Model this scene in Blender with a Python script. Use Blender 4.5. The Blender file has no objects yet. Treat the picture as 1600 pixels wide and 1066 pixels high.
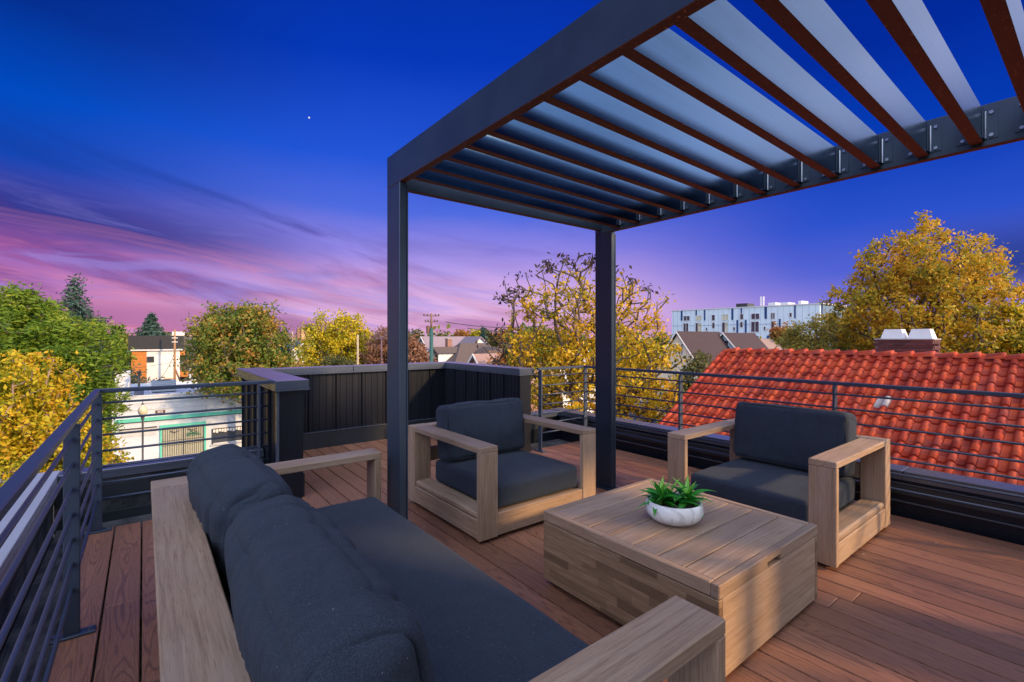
import bpy, math, random
import numpy as np
from mathutils import Vector, Matrix, noise, Euler
R = math.radians
random.seed(7)
rng = np.random.default_rng(11)
scene = bpy.context.scene
COL = scene.collection

# ------------------------------------------------------------------ camera
EYE = 1.42                       # metres above the deck, deck boards are z = 0
YAW = R(38)
cam = bpy.data.cameras.new("camera")
camo = bpy.data.objects.new("camera", cam)
COL.objects.link(camo)
camo.location = (0, 0, EYE)
camo.rotation_euler = (R(90), 0, -YAW)
cam.sensor_width = 36
cam.lens = 737 / 1600 * 36
cam.shift_y = -6 / 1600
cam.clip_start = 0.05
cam.clip_end = 5000
scene.camera = camo
FS, FC = math.sin(YAW), math.cos(YAW)

# ------------------------------------------------------------------ exposure
scene.view_settings.view_transform = 'Standard'
scene.view_settings.look = 'None'
scene.view_settings.exposure = 0
scene.view_settings.gamma = 1
scene.view_settings.use_curve_mapping = False
try:
    scene.cycles.max_bounces = 6
    scene.cycles.transparent_max_bounces = 4
    scene.cycles.use_denoising = True
except Exception:
    pass

# ------------------------------------------------------------------ sun
SUN_EL = R(24)
SDX, SDY = 0.46, -0.888          # the side the sun stands on (behind and right of the terrace)
sun = bpy.data.lights.new("sun", 'SUN')
sun.energy = 5.0
sun.angle = R(3.2)
sun.color = (1.0, 0.64, 0.30)
suno = bpy.data.objects.new("sun", sun)
COL.objects.link(suno)
sdir = Vector((SDX * math.cos(SUN_EL), SDY * math.cos(SUN_EL), math.sin(SUN_EL))).normalized()
suno.rotation_euler = sdir.to_track_quat('Z', 'Y').to_euler()
suno.location = sdir * 60


# ------------------------------------------------------------------ node helper
def lin(c):
    r = []
    for v in c[:3]:
        v = v / 255.0
        r.append(v / 12.92 if v <= 0.04045 else ((v + 0.055) / 1.055) ** 2.4)
    return tuple(r) + (1.0,)


class NT:
    def __init__(self, tree):
        self.t = tree
        self.n = tree.nodes
        self.l = tree.links

    def new(self, kind, **kw):
        nd = self.n.new(kind)
        for k, v in kw.items():
            setattr(nd, k, v)
        return nd

    def link(self, a, b):
        self.l.new(a, b)

    def put(self, sock, v):
        if v is None:
            return
        if hasattr(v, 'is_linked') or hasattr(v, 'links'):
            self.l.new(v, sock)
        else:
            if isinstance(v, (tuple, list)) and sock.type == 'RGBA' and len(v) == 3:
                v = tuple(v) + (1,)
            sock.default_value = v

    def m(self, op, a, b=None, c=None, clamp=False):
        nd = self.new('ShaderNodeMath', operation=op, use_clamp=clamp)
        self.put(nd.inputs[0], a)
        self.put(nd.inputs[1], b)
        self.put(nd.inputs[2], c)
        return nd.outputs[0]

    def vm(self, op, a, b=None):
        nd = self.new('ShaderNodeVectorMath', operation=op)
        self.put(nd.inputs[0], a)
        self.put(nd.inputs[1], b)
        return nd.outputs['Value'] if op in ('DOT_PRODUCT', 'LENGTH') else nd.outputs[0]

    def mix(self, fac, a, b, blend='MIX'):
        nd = self.new('ShaderNodeMix', data_type='RGBA', blend_type=blend)
        self.put(nd.inputs[0], fac)
        self.put(nd.inputs[6], a)
        self.put(nd.inputs[7], b)
        return nd.outputs[2]

    def sep(self, v):
        nd = self.new('ShaderNodeSeparateXYZ')
        self.link(v, nd.inputs[0])
        return nd.outputs

    def comb(self, x, y, z):
        nd = self.new('ShaderNodeCombineXYZ')
        for i, v in enumerate((x, y, z)):
            self.put(nd.inputs[i], v)
        return nd.outputs[0]

    def noise(self, vec, scale=5, detail=3, rough=0.5, dist=0.0):
        nd = self.new('ShaderNodeTexNoise')
        if vec is not None:
            self.link(vec, nd.inputs['Vector'])
        nd.inputs['Scale'].default_value = scale
        nd.inputs['Detail'].default_value = detail
        nd.inputs['Roughness'].default_value = rough
        nd.inputs['Distortion'].default_value = dist
        return nd.outputs[0]

    def ramp(self, fac, stops, interp='LINEAR'):
        nd = self.new('ShaderNodeValToRGB')
        cr = nd.color_ramp
        cr.interpolation = interp
        while len(cr.elements) < len(stops):
            cr.elements.new(0.5)
        for e, (p, c) in zip(cr.elements, stops):
            e.position = p
            e.color = c if len(c) == 4 else tuple(c) + (1,)
        self.put(nd.inputs[0], fac)
        return nd.outputs[0]

    def smooth(self, v, a, b):
        nd = self.new('ShaderNodeMapRange', interpolation_type='SMOOTHSTEP')
        self.put(nd.inputs[0], v)
        nd.inputs[1].default_value = a
        nd.inputs[2].default_value = b
        return nd.outputs[0]


# ------------------------------------------------------------------ sky
world = bpy.data.worlds.new("World")
scene.world = world
world.use_nodes = True
W = NT(world.node_tree)
W.n.clear()
wout = W.new('ShaderNodeOutputWorld')
bg = W.new('ShaderNodeBackground')
tc = W.new('ShaderNodeTexCoord')
d = W.vm('NORMALIZE', tc.outputs['Generated'])
dx, dy, dz = W.sep(d)
fw = W.vm('DOT_PRODUCT', d, (FS, FC, 0))          # towards the north-east horizon
rt = W.vm('DOT_PRODUCT', d, (FC, -FS, 0))
az = W.m('ARCTAN2', rt, fw)                       # -0.83 .. 0.83 over the photographed part
wob = W.noise(W.comb(W.m('MULTIPLY', az, 1.3), W.m('MULTIPLY', dz, 3.0), 0.0), 1.7, 3, 0.55)
el = W.m('ADD', W.m('MAXIMUM', dz, 0.0), W.m('MULTIPLY', W.m('SUBTRACT', wob, 0.5), 0.07))
cen = W.ramp(el, [(0.0, lin((232, 168, 205))), (.05, lin((238, 190, 230))), (.11, lin((206, 170, 232))), (.175, lin((148, 136, 228))),
                  (.25, lin((80, 108, 224))), (.34, lin((36, 86, 216))), (.5, lin((6, 56, 184))), (.75, lin((3, 36, 140))), (1, lin((3, 32, 125)))])
lef = W.ramp(el, [(0.0, lin((232, 122, 142))), (.04, lin((204, 122, 168))), (.09, lin((178, 116, 186))), (.135, lin((158, 88, 164))), (.18, lin((74, 66, 156))),
                  (.26, lin((20, 70, 180))), (.34, lin((0, 74, 192))), (.44, lin((4, 46, 142))), (.75, lin((4, 30, 112))), (1, lin((3, 32, 125)))])
rig = W.ramp(el, [(0.0, lin((178, 148, 218))), (.05, lin((140, 128, 220))), (.11, lin((84, 100, 212))), (.19, lin((44, 82, 204))),
                  (.3, lin((6, 62, 184))), (.45, lin((2, 42, 156))), (.75, lin((3, 34, 130))), (1, lin((3, 32, 125)))])
base = W.mix(W.smooth(az, -0.85, -0.3), lef, cen)
base = W.mix(W.smooth(az, 0.05, 0.62), base, rig)
# streaked cloud: long in azimuth, thin in height, sloping down to the right on the left side
cv = W.comb(W.m('MULTIPLY', az, 1.05), W.m('ADD', W.m('MULTIPLY', dz, 6.2), W.m('MULTIPLY', az, 1.5)), 3.7)
c1 = W.noise(cv, 1.55, 6, 0.56, 0.45)
cv2 = W.comb(W.m('MULTIPLY', az, 2.1), W.m('ADD', W.m('MULTIPLY', dz, 17.0), W.m('MULTIPLY', az, 2.2)), 9.1)
c2 = W.noise(cv2, 1.5, 6, 0.6, 0.6)
band = W.m('MULTIPLY', W.smooth(dz, 0.36, 0.16), W.smooth(dz, -0.01, 0.03))
darkc = W.m('MULTIPLY', W.smooth(c1, 0.5, 0.68), band)
leftish = W.smooth(az, 0.1, -0.55)
dcol = W.mix(W.smooth(dz, 0.13, 0.24), lin((104, 62, 140)), lin((18, 50, 138)))
base = W.mix(W.m('MULTIPLY', darkc, W.m('ADD', 0.22, W.m('MULTIPLY', leftish, 0.5))), base, dcol)
# dark wedge at upper left and at the right edge
w1 = W.m('MULTIPLY', W.m('MULTIPLY', W.smooth(W.m('ADD', dz, W.m('MULTIPLY', az, 0.13)), 0.035, 0.085), W.smooth(W.m('ADD', dz, W.m('MULTIPLY', az, 0.05)), 0.21, 0.125)), W.smooth(az, -0.28, -0.72))
base = W.mix(W.m('MULTIPLY', w1, 0.8), base, lin((26, 46, 132)))
w2 = W.m('MULTIPLY', W.smooth(dz, 0.055, 0.1), W.smooth(dz, 0.2, 0.11))
w2 = W.m('MULTIPLY', w2, W.smooth(az, 0.62, 0.76))
base = W.mix(W.m('MULTIPLY', w2, 0.75), base, lin((22, 48, 122)))
pinkc = W.m('MULTIPLY', W.smooth(c2, 0.46, 0.66), W.m('MULTIPLY', W.smooth(W.m('ADD', dz, W.m('MULTIPLY', az, 0.1)), 0.14, 0.05), W.smooth(az, 0.25, -0.25)))
base = W.mix(W.m('MULTIPLY', pinkc, 0.38), base, lin((238, 146, 176)))
lilac = W.m('MULTIPLY', W.smooth(c2, 0.52, 0.36), W.m('MULTIPLY', W.smooth(dz, 0.26, 0.12), W.smooth(az, 0.5, -0.1)))
base = W.mix(W.m('MULTIPLY', lilac, 0.42), base, lin((160, 150, 236)))
low = W.m('MULTIPLY', W.smooth(c2, 0.45, 0.6), W.m('MULTIPLY', W.smooth(dz, 0.075, 0.035), W.smooth(az, 0.45, -0.1)))
base = W.mix(W.m('MULTIPLY', low, 0.45), base, lin((120, 84, 160)))
# one early star
st = W.vm('DOT_PRODUCT', d, tuple(Vector((FS * 737 + FC * (483 - 800), FC * 737 - FS * (483 - 800), 527 - 184)).normalized()))
base = W.mix(W.smooth(st, 0.9999985, 0.9999996), base, (1, 1, 1, 1))
# towards the sun, behind the terrace, the sky is still daylight
sky = W.new('ShaderNodeTexSky', sky_type='NISHITA')
sky.sun_disc = False
sky.sun_elevation = SUN_EL
sky.sun_rotation = math.atan2(SDX, SDY)
sky.air_density = 1.0
sky.dust_density = 3.0
sky.altitude = 1600
SKY_STRENGTH = 0.15
day = W.vm('SCALE', sky.outputs[0])
day.node.inputs['Scale'].default_value = SKY_STRENGTH
G = Vector((-FS * 0.62 + SDX * 0.55, -FC * 0.62 + SDY * 0.55, 0.42)).normalized()
gd = W.vm('DOT_PRODUCT', d, tuple(G))
cover = W.noise(W.vm('MULTIPLY', d, (1.5, 1.5, 3.0)), 1.6, 5, 0.5)
dayc = W.mix(W.smooth(cover, 0.3, 0.65), day, (2.5, 2.75, 3.4, 1))      # pale lit cloud over that sky
full = W.mix(W.smooth(gd, 0.0, 0.55), base, dayc)
W.link(full, bg.inputs[0])
bg.inputs[1].default_value = 1.0
W.link(bg.outputs[0], wout.inputs[0])
try:
    world.cycles.sampling_method = 'MANUAL'
    world.cycles.sample_map_resolution = 1024
except Exception:
    pass


# ------------------------------------------------------------------ object helpers
WPOS = {}


def root(name, loc, label, cat, group=None, rz=0.0, kind=None):
    o = bpy.data.objects.new(name, None)
    o.empty_display_size = 0.2
    COL.objects.link(o)
    o.location = loc
    o.rotation_euler = (0, 0, rz)
    WPOS[o] = (Vector(loc), rz)
    if label:
        o['label'] = label
    if cat:
        o['category'] = cat
    if group:
        o['group'] = group
    if kind:
        o['kind'] = kind
    return o


def tag(o, label=None, cat=None, group=None, kind=None):
    if label:
        o['label'] = label
    if cat:
        o['category'] = cat
    if group:
        o['group'] = group
    if kind:
        o['kind'] = kind
    return o


def mk(name, me, loc=(0, 0, 0), parent=None, rot=(0, 0, 0), label=None, kind=None):
    """link mesh me as an object; loc is in the frame of its parent's root frame (world if the root has no turn)"""
    o = bpy.data.objects.new(name, me)
    COL.objects.link(o)
    loc = Vector(loc)
    if parent is not None:
        o.parent = parent
        pw, prz = WPOS[parent]
        o.location = loc - pw
        WPOS[o] = (loc, 0)
    else:
        o.location = loc
        WPOS[o] = (loc, 0)
    o.rotation_euler = rot
    if label:
        o['label'] = label
    if kind:
        o['kind'] = kind
    return o


def mesh(verts, faces, mat=None, smooth=False, midx=None):
    me = bpy.data.meshes.new("mesh")
    me.from_pydata([tuple(v) for v in verts], [], faces)
    mats = mat if isinstance(mat, (list, tuple)) else [mat]
    for m_ in mats:
        if m_ is not None:
            me.materials.append(m_)
    if midx is not None:
        me.polygons.foreach_set('material_index', midx)
    if smooth:
        me.polygons.foreach_set('use_smooth', [True] * len(me.polygons))
    me.update()
    return me


def box_data(sx, sy, sz, b=0.0, cx=0, cy=0, cz=0):
    hx, hy, hz = sx / 2, sy / 2, sz / 2
    if b <= 0:
        v = [(cx + i * hx, cy + j * hy, cz + k * hz) for k in (-1, 1) for j in (-1, 1) for i in (-1, 1)]
        f = [(0, 2, 3, 1), (4, 5, 7, 6), (0, 1, 5, 4), (2, 6, 7, 3), (0, 4, 6, 2), (1, 3, 7, 5)]
        return v, f
    b = min(b, hx * .9, hy * .9, hz * .9)
    v, idx = [], {}
    for i in (-1, 1):
        for j in (-1, 1):
            for k in (-1, 1):
                for ax in range(3):
                    p = [i * (hx - b), j * (hy - b), k * (hz - b)]
                    p[ax] = (i * hx, j * hy, k * hz)[ax]
                    idx[(i, j, k, ax)] = len(v)
                    v.append((cx + p[0], cy + p[1], cz + p[2]))
    f = []
    for ax in range(3):
        o1, o2 = (ax + 1) % 3, (ax + 2) % 3
        for s in (-1, 1):
            q = []
            for a, c in ((-1, -1), (1, -1), (1, 1), (-1, 1)):
                key = [0, 0, 0]
                key[ax], key[o1], key[o2] = s, a, c
                q.append(idx[tuple(key) + (ax,)])
            f.append(tuple(q if s > 0 else q[::-1]))
        for a in (-1, 1):                      # edges along ax
            for c in (-1, 1):
                def g(s, w):
                    key = [0, 0, 0]
                    key[ax], key[o1], key[o2] = s, a, c
                    return idx[tuple(key) + (w,)]
                q = [g(-1, o1), g(1, o1), g(1, o2), g(-1, o2)]
                f.append(tuple(q if a * c < 0 else q[::-1]))
    for i in (-1, 1):
        for j in (-1, 1):
            for k in (-1, 1):
                q = [idx[(i, j, k, ax)] for ax in range(3)]
                f.append(tuple(q if i * j * k > 0 else q[::-1]))
    return v, f


class MB:
    def __init__(self):
        self.v, self.f, self.mi = [], [], []

    def add(self, v, f, mi=0):
        o = len(self.v)
        self.v += [tuple(p) for p in v]
        self.f += [tuple(i + o for i in q) for q in f]
        self.mi += [mi] * len(f)
        return self

    def box(self, x0, x1, y0, y1, z0, z1, b=0, mi=0):
        v, f = box_data(x1 - x0, y1 - y0, z1 - z0, b, (x0 + x1) / 2, (y0 + y1) / 2, (z0 + z1) / 2)
        return self.add(v, f, mi)

    def tube(self, pts, r, n=8, mi=0, cap=True):
        pts = [Vector(p) for p in pts]
        rs = r if isinstance(r, (list, tuple)) else [r] * len(pts)
        v, f = [], []
        for i, p in enumerate(pts):
            t = (pts[min(i + 1, len(pts) - 1)] - pts[max(i - 1, 0)]).normalized()
            a = t.cross(Vector((0, 0, 1)))
            if a.length < 1e-3:
                a = t.cross(Vector((1, 0, 0)))
            a.normalize()
            c = t.cross(a)
            for k in range(n):
                w = 2 * math.pi * k / n
                v.append(p + (a * math.cos(w) + c * math.sin(w)) * rs[i])
        for i in range(len(pts) - 1):
            for k in range(n):
                k2 = (k + 1) % n
                f.append((i * n + k, i * n + k2, (i + 1) * n + k2, (i + 1) * n + k))
        if cap:
            f.append(tuple(range(n))[::-1])
            f.append(tuple(range((len(pts) - 1) * n, len(pts) * n)))
        return self.add(v, f, mi)

    def prism(self, poly, axis, a0, a1, mi=0):
        """poly = 2D points in the plane of the two other axes (cyclic order), extruded along axis"""
        n = len(poly)
        v = []
        for a in (a0, a1):
            for p, q in poly:
                v.append({0: (a, p, q), 1: (p, a, q), 2: (p, q, a)}[axis])
        f = [tuple(range(n))[::-1], tuple(range(n, 2 * n))]
        f += [(i, (i + 1) % n, n + (i + 1) % n, n + i) for i in range(n)]
        return self.add(v, f, mi)

    def lathe(self, prof, n=32, cx=0, cy=0, cz=0, mi=0, sx=1.0, sy=1.0):
        v, f = [], []
        for r, z in prof:
            for k in range(n):
                w = 2 * math.pi * k / n
                v.append((cx + r * math.cos(w) * sx, cy + r * math.sin(w) * sy, cz + z))
        for i in range(len(prof) - 1):
            for k in range(n):
                k2 = (k + 1) % n
                f.append((i * n + k, i * n + k2, (i + 1) * n + k2, (i + 1) * n + k))
        return self.add(v, f, mi)

    def mesh(self, mat, smooth=False):
        me = mesh(self.v, self.f, mat, smooth, self.mi if any(self.mi) else None)
        return me


def centred(mb):
    """recentre the vertices of a builder; returns centre"""
    a = np.array(mb.v)
    c = (a.min(0) + a.max(0)) / 2
    mb.v = [tuple(p) for p in (a - c)]
    return Vector(c)


def build(name, mb, mat, parent=None, smooth=False, label=None, kind=None):
    c = centred(mb)
    if parent is None or True:
        return mk(name, mb.mesh(mat, smooth), c, parent, label=label, kind=kind)


def bx(name, x0, x1, y0, y1, z0, z1, mat, parent=None, b=0.0, label=None, kind=None):
    v, f = box_data(x1 - x0, y1 - y0, z1 - z0, b)
    return mk(name, mesh(v, f, mat), ((x0 + x1) / 2, (y0 + y1) / 2, (z0 + z1) / 2), parent, label=label, kind=kind)


def P(px, dist, z=None, py=None):
    """world point seen in direction px at camera distance dist (used to lay out the neighbourhood)"""
    l = (px - 800) / 737 * dist
    x, y = dist * FS + l * FC, dist * FC - l * FS
    if z is None:
        z = EYE - (py - 527) * dist / 737 if py is not None else 0
    return Vector((x, y, z))


# ------------------------------------------------------------------ materials
MATS = {}


def mat_new(name):
    m_ = bpy.data.materials.new(name)
    m_.use_nodes = True
    t = NT(m_.node_tree)
    t.n.clear()
    out = t.new('ShaderNodeOutputMaterial')
    b = t.new('ShaderNodeBsdfPrincipled')
    t.link(b.outputs[0], out.inputs[0])
    MATS[name] = m_
    return m_, t, b


def bump(t, b, h, strength=0.3, dist=0.01):
    nd = t.new('ShaderNodeBump')
    nd.inputs['Strength'].default_value = strength
    nd.inputs['Distance'].default_value = dist
    t.put(nd.inputs['Height'], h)
    t.link(nd.outputs[0], b.inputs['Normal'])


def plain(name, col, rough=0.6, metal=0.0, var=0.25, scale=3.0, bmp=0.0, spec=0.5, coord='Object'):
    m_, t, b = mat_new(name)
    tcn = t.new('ShaderNodeTexCoord')
    n = t.noise(tcn.outputs[coord], scale, 5, 0.6)
    oi = t.new('ShaderNodeObjectInfo')
    dark = tuple(c * (1 - var) for c in col)
    lite = tuple(min(1, c * (1 + var)) for c in col)
    c = t.mix(n, dark, lite)
    c = t.mix(t.m('MULTIPLY', oi.outputs['Random'], var * 0.5), c, tuple(v * .7 for v in col))
    t.link(c, b.inputs['Base Color'])
    b.inputs['Metallic'].default_value = metal
    t.put(b.inputs['Roughness'], t.m('ADD', rough - 0.08, t.m('MULTIPLY', n, 0.16)))
    b.inputs['Specular IOR Level'].default_value = spec
    if bmp:
        n2 = t.noise(tcn.outputs[coord], scale * 18, 3, 0.6)
        bump(t, b, n2, bmp, 0.004)
    return m_


def wood(name, axis, c_dark, c_mid, c_lite, pores=1.0):
    """furniture teak, grain along one axis of the piece"""
    m_, t, b = mat_new(name)
    tcn = t.new('ShaderNodeTexCoord')
    oi = t.new('ShaderNodeObjectInfo')
    off = t.m('MULTIPLY', oi.outputs['Random'], 37.0)
    o = t.sep(t.vm('ADD', tcn.outputs['Object'], t.comb(off, off, off)))
    st = [1.0, 1.0, 1.0]
    st[axis] = 0.045
    v = t.comb(*[t.m('MULTIPLY', o[i], st[i]) for i in range(3)])
    fine = t.noise(v, 330, 4, 0.65)
    mid = t.noise(v, 70, 4, 0.6, 0.6)
    big = t.noise(t.comb(*[t.m('MULTIPLY', o[i], 0.25 if i == axis else 1) for i in range(3)]), 9, 3, 0.55)
    c = t.ramp(mid, [(0.3, c_dark + (1,)), (0.5, c_mid + (1,)), (0.72, c_lite + (1,))])
    c = t.mix(t.m('MULTIPLY', t.smooth(fine, 0.52, 0.7), 0.5 * pores), c, tuple(x * 0.45 for x in c_dark))
    c = t.mix(t.m('MULTIPLY', t.smooth(big, 0.42, 0.7), 0.35), c, (0.34, 0.27, 0.23, 1))
    hv = t.m('SUBTRACT', oi.outputs['Random'], 0.5)
    hs = t.new('ShaderNodeHueSaturation')
    t.put(hs.inputs['Value'], t.m('ADD', 1.0, t.m('MULTIPLY', hv, 0.3)))
    t.link(c, hs.inputs['Color'])
    t.link(hs.outputs[0], b.inputs['Base Color'])
    b.inputs['Roughness'].default_value = 0.62
    b.inputs['Specular IOR Level'].default_value = 0.35
    bump(t, b, t.m('ADD', fine, t.m('MULTIPLY', mid, 0.6)), 0.35, 0.003)
    return m_


WD, WM, WL = (0.245, 0.155, 0.102), (0.335, 0.225, 0.152), (0.41, 0.29, 0.205)
wood_x = wood('teak_x', 0, WD, WM, WL)
wood_y = wood('teak_y', 1, WD, WM, WL)
wood_z = wood('teak_z', 2, WD, WM, WL)
WOOD = (wood_x, wood_y, wood_z)


def butcher_mat():
    """long side of the coffee table: short staves glued side by side"""
    m_, t, b = mat_new('teak_staves')
    tcn = t.new('ShaderNodeTexCoord')
    o = t.sep(tcn.outputs['Object'])
    row = t.m('FLOOR', t.m('DIVIDE', o[2], 0.045))
    sh = t.m('MULTIPLY', t.m('SINE', t.m('MULTIPLY', row, 12.9)), 0.3)
    colx = t.m('FLOOR', t.m('DIVIDE', t.m('ADD', t.m('ADD', o[0], o[1]), sh), 0.21))
    wn = t.new('ShaderNodeTexWhiteNoise', noise_dimensions='3D')
    t.link(t.comb(row, colx, 1.0), wn.inputs['Vector'])
    v = t.comb(t.m('MULTIPLY', o[0], 0.06), t.m('MULTIPLY', o[1], 0.06), o[2])
    fine = t.noise(v, 300, 4, 0.65)
    mid = t.noise(v, 60, 4, 0.6, 0.5)
    c = t.ramp(mid, [(0.3, (0.19, 0.115, 0.065, 1)), (0.55, (0.29, 0.19, 0.115, 1)), (0.75, (0.37, 0.26, 0.17, 1))])
    c = t.mix(t.m('MULTIPLY', t.smooth(wn.outputs['Value'], 0.4, 0.95), 0.8), c, (0.12, 0.07, 0.04, 1))
    c = t.mix(t.m('MULTIPLY', t.smooth(fine, 0.52, 0.7), 0.5), c, (0.09, 0.05, 0.03, 1))
    t.link(c, b.inputs['Base Color'])
    b.inputs['Roughness'].default_value = 0.65
    bump(t, b, fine, 0.3, 0.003)
    return m_


staves = butcher_mat()


def deck_mat():
    m_, t, b = mat_new('composite_deck')
    tcn = t.new('ShaderNodeTexCoord')
    oi = t.new('ShaderNodeObjectInfo')
    rnd = oi.outputs['Random']
    o = t.sep(tcn.outputs['Object'])
    yy = t.m('ADD', o[1], t.m('MULTIPLY', rnd, 91.0))
    u = t.m('DIVIDE', o[0], 0.07)
    uo = t.m('ADD', u, t.m('MULTIPLY', t.m('SUBTRACT', t.noise(t.comb(0.0, yy, rnd), 0.9, 2, 0.5), 0.5), 2.2))
    wob = t.noise(t.comb(t.m('MULTIPLY', u, 0.3), t.m('MULTIPLY', yy, 0.42), rnd), 1.9, 2, 0.45)
    v = t.m('ADD', t.m('MULTIPLY', t.m('MULTIPLY', uo, uo), 1.9), t.m('MULTIPLY', wob, 7.0))
    rings = t.m('ADD', t.m('MULTIPLY', t.m('SINE', t.m('MULTIPLY', v, 13.0)), 0.5), 0.5)
    line = t.smooth(rings, 0.66, 1.0)
    fine = t.noise(t.comb(o[0], t.m('MULTIPLY', yy, 0.035), rnd), 420, 4, 0.7)
    big = t.noise(t.comb(t.m('MULTIPLY', o[0], 2.0), t.m('MULTIPLY', yy, 0.5), rnd), 3.0, 4, 0.6)
    c = t.mix(big, (0.24, 0.10, 0.056, 1), (0.34, 0.162, 0.098, 1))
    c = t.mix(t.m('MULTIPLY', t.smooth(fine, 0.48, 0.64), 0.6), c, (0.12, 0.045, 0.03, 1))
    c = t.mix(t.m('MULTIPLY', line, t.m('ADD', 0.42, t.m('MULTIPLY', big, 0.25))), c, (0.10, 0.045, 0.035, 1))
    hs = t.new('ShaderNodeHueSaturation')
    t.put(hs.inputs['Value'], t.m('ADD', 0.74, t.m('MULTIPLY', rnd, 0.46)))
    t.link(c, hs.inputs['Color'])
    t.link(hs.outputs[0], b.inputs['Base Color'])
    t.put(b.inputs['Roughness'], t.m('ADD', 0.34, t.m('MULTIPLY', fine, 0.25)))
    b.inputs['Specular IOR Level'].default_value = 0.45
    bump(t, b, t.m('SUBTRACT', t.m('MULTIPLY', fine, 0.5), line), 0.35, 0.003)
    return m_


deckm = deck_mat()


def fabric(name, col):
    m_, t, b = mat_new(name)
    tcn = t.new('ShaderNodeTexCoord')
    o = tcn.outputs['Object']
    n = t.noise(o, 9, 4, 0.6)
    w1_ = t.noise(t.vm('MULTIPLY', o, (1, 1, 1)), 420, 2, 0.7)
    w2_ = t.noise(o, 1300, 1, 0.6)
    lint = t.smooth(t.noise(t.vm('ADD', o, (3, 1, 2)), 170, 1, 0.4), 0.765, 0.8)
    c = t.mix(n, tuple(x * 0.72 for x in col), tuple(x * 1.3 for x in col))
    c = t.mix(t.smooth(w1_, 0.45, 0.75), c, tuple(x * 2.4 for x in col))
    c = t.mix(t.m('MULTIPLY', lint, 0.8), c, (0.3, 0.31, 0.33, 1))
    t.link(c, b.inputs['Base Color'])
    b.inputs['Roughness'].default_value = 0.95
    b.inputs['Specular IOR Level'].default_value = 0.2
    b.inputs['Sheen Weight'].default_value = 0.04
    b.inputs['Sheen Roughness'].default_value = 0.5
    bump(t, b, t.m('ADD', w1_, w2_), 0.5, 0.002)
    return m_


fab = fabric('charcoal_fabric', (0.024, 0.032, 0.049))
fab_dk = plain('piping_fabric', (0.035, 0.04, 0.05), 0.95, 0, 0.2, 40)


def steel(name, col, rough, metal, streak=(1, 1, 1), var=0.25, bm=0.0, spec=0.5):
    m_, t, b = mat_new(name)
    tcn = t.new('ShaderNodeTexCoord')
    n = t.noise(t.vm('MULTIPLY', tcn.outputs['Object'], streak), 3.5, 6, 0.6, 0.3)
    n2 = t.noise(tcn.outputs['Object'], 60, 3, 0.6)
    c = t.mix(n, tuple(x * (1 - var) for x in col), tuple(x * (1 + var) for x in col))
    t.link(c, b.inputs['Base Color'])
    t.put(b.inputs['Roughness'], t.m('ADD', rough - 0.1, t.m('ADD', t.m('MULTIPLY', n, 0.17), t.m('MULTIPLY', n2, 0.02))))
    b.inputs['Metallic'].default_value = metal
    b.inputs['Specular IOR Level'].default_value = spec
    if bm:
        bump(t, b, n2, bm, 0.001)
    return m_


frame_steel = steel('frame_steel', (0.055, 0.08, 0.12), 0.4, 0.5, (1, 1, 1), 0.3, 0.08)
post_steel = steel('post_steel', (0.016, 0.024, 0.042), 0.38, 0.1, (1, 1, 1), 0.2, 0.05)
blade_steel = steel('blade_steel', (0.05, 0.10, 0.185), 0.25, 1.0, (0.35, 1, 5), 0.5, 0.05)
rail_steel = steel('rail_steel', (0.05, 0.068, 0.11), 0.42, 0.3, (1, 1, 1), 0.2, 0.1)
cap_metal = steel('cap_metal', (0.07, 0.085, 0.12), 0.24, 0.2, (0.4, 0.4, 1), 0.25, 0.0, spec=0.9)
cap_pale = steel('pale_coping_metal', (0.40, 0.40, 0.45), 0.4, 0.0, (0.4, 0.4, 1), 0.15, 0.05)
panel_metal = steel('panel_metal', (0.009, 0.011, 0.018), 0.34, 0.1, (6, 6, 0.25), 0.4, 0.03, spec=0.35)
flash_metal = steel('flashing_metal', (0.03, 0.036, 0.045), 0.4, 0.3, (1, 1, 1), 0.5, 0.1)
bolt_metal = steel('bolt_metal', (0.32, 0.36, 0.42), 0.3, 0.9, (1, 1, 1), 0.2)


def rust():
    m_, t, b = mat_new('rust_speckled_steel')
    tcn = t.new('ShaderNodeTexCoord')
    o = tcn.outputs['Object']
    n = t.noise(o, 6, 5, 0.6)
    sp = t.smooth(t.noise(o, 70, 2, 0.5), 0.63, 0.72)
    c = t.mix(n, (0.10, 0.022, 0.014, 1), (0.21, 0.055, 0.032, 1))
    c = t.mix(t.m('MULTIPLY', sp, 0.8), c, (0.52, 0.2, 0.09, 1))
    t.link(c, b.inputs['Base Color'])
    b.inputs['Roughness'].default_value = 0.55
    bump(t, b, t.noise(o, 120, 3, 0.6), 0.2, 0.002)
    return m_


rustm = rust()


def membrane():
    m_, t, b = mat_new('roof_membrane')
    tcn = t.new('ShaderNodeTexCoord')
    o = tcn.outputs['Object']
    n = t.noise(o, 5, 6, 0.65, 0.5)
    n2 = t.noise(t.vm('MULTIPLY', o, (9, 1.5, 3)), 6, 4, 0.6, 0.8)
    c = t.mix(t.smooth(n, 0.35, 0.7), (0.02, 0.022, 0.03, 1), (0.10, 0.10, 0.11, 1))
    t.link(c, b.inputs['Base Color'])
    b.inputs['Roughness'].default_value = 0.75
    bump(t, b, t.m('ADD', n, n2), 0.8, 0.02)
    return m_


membr = membrane()


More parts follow.
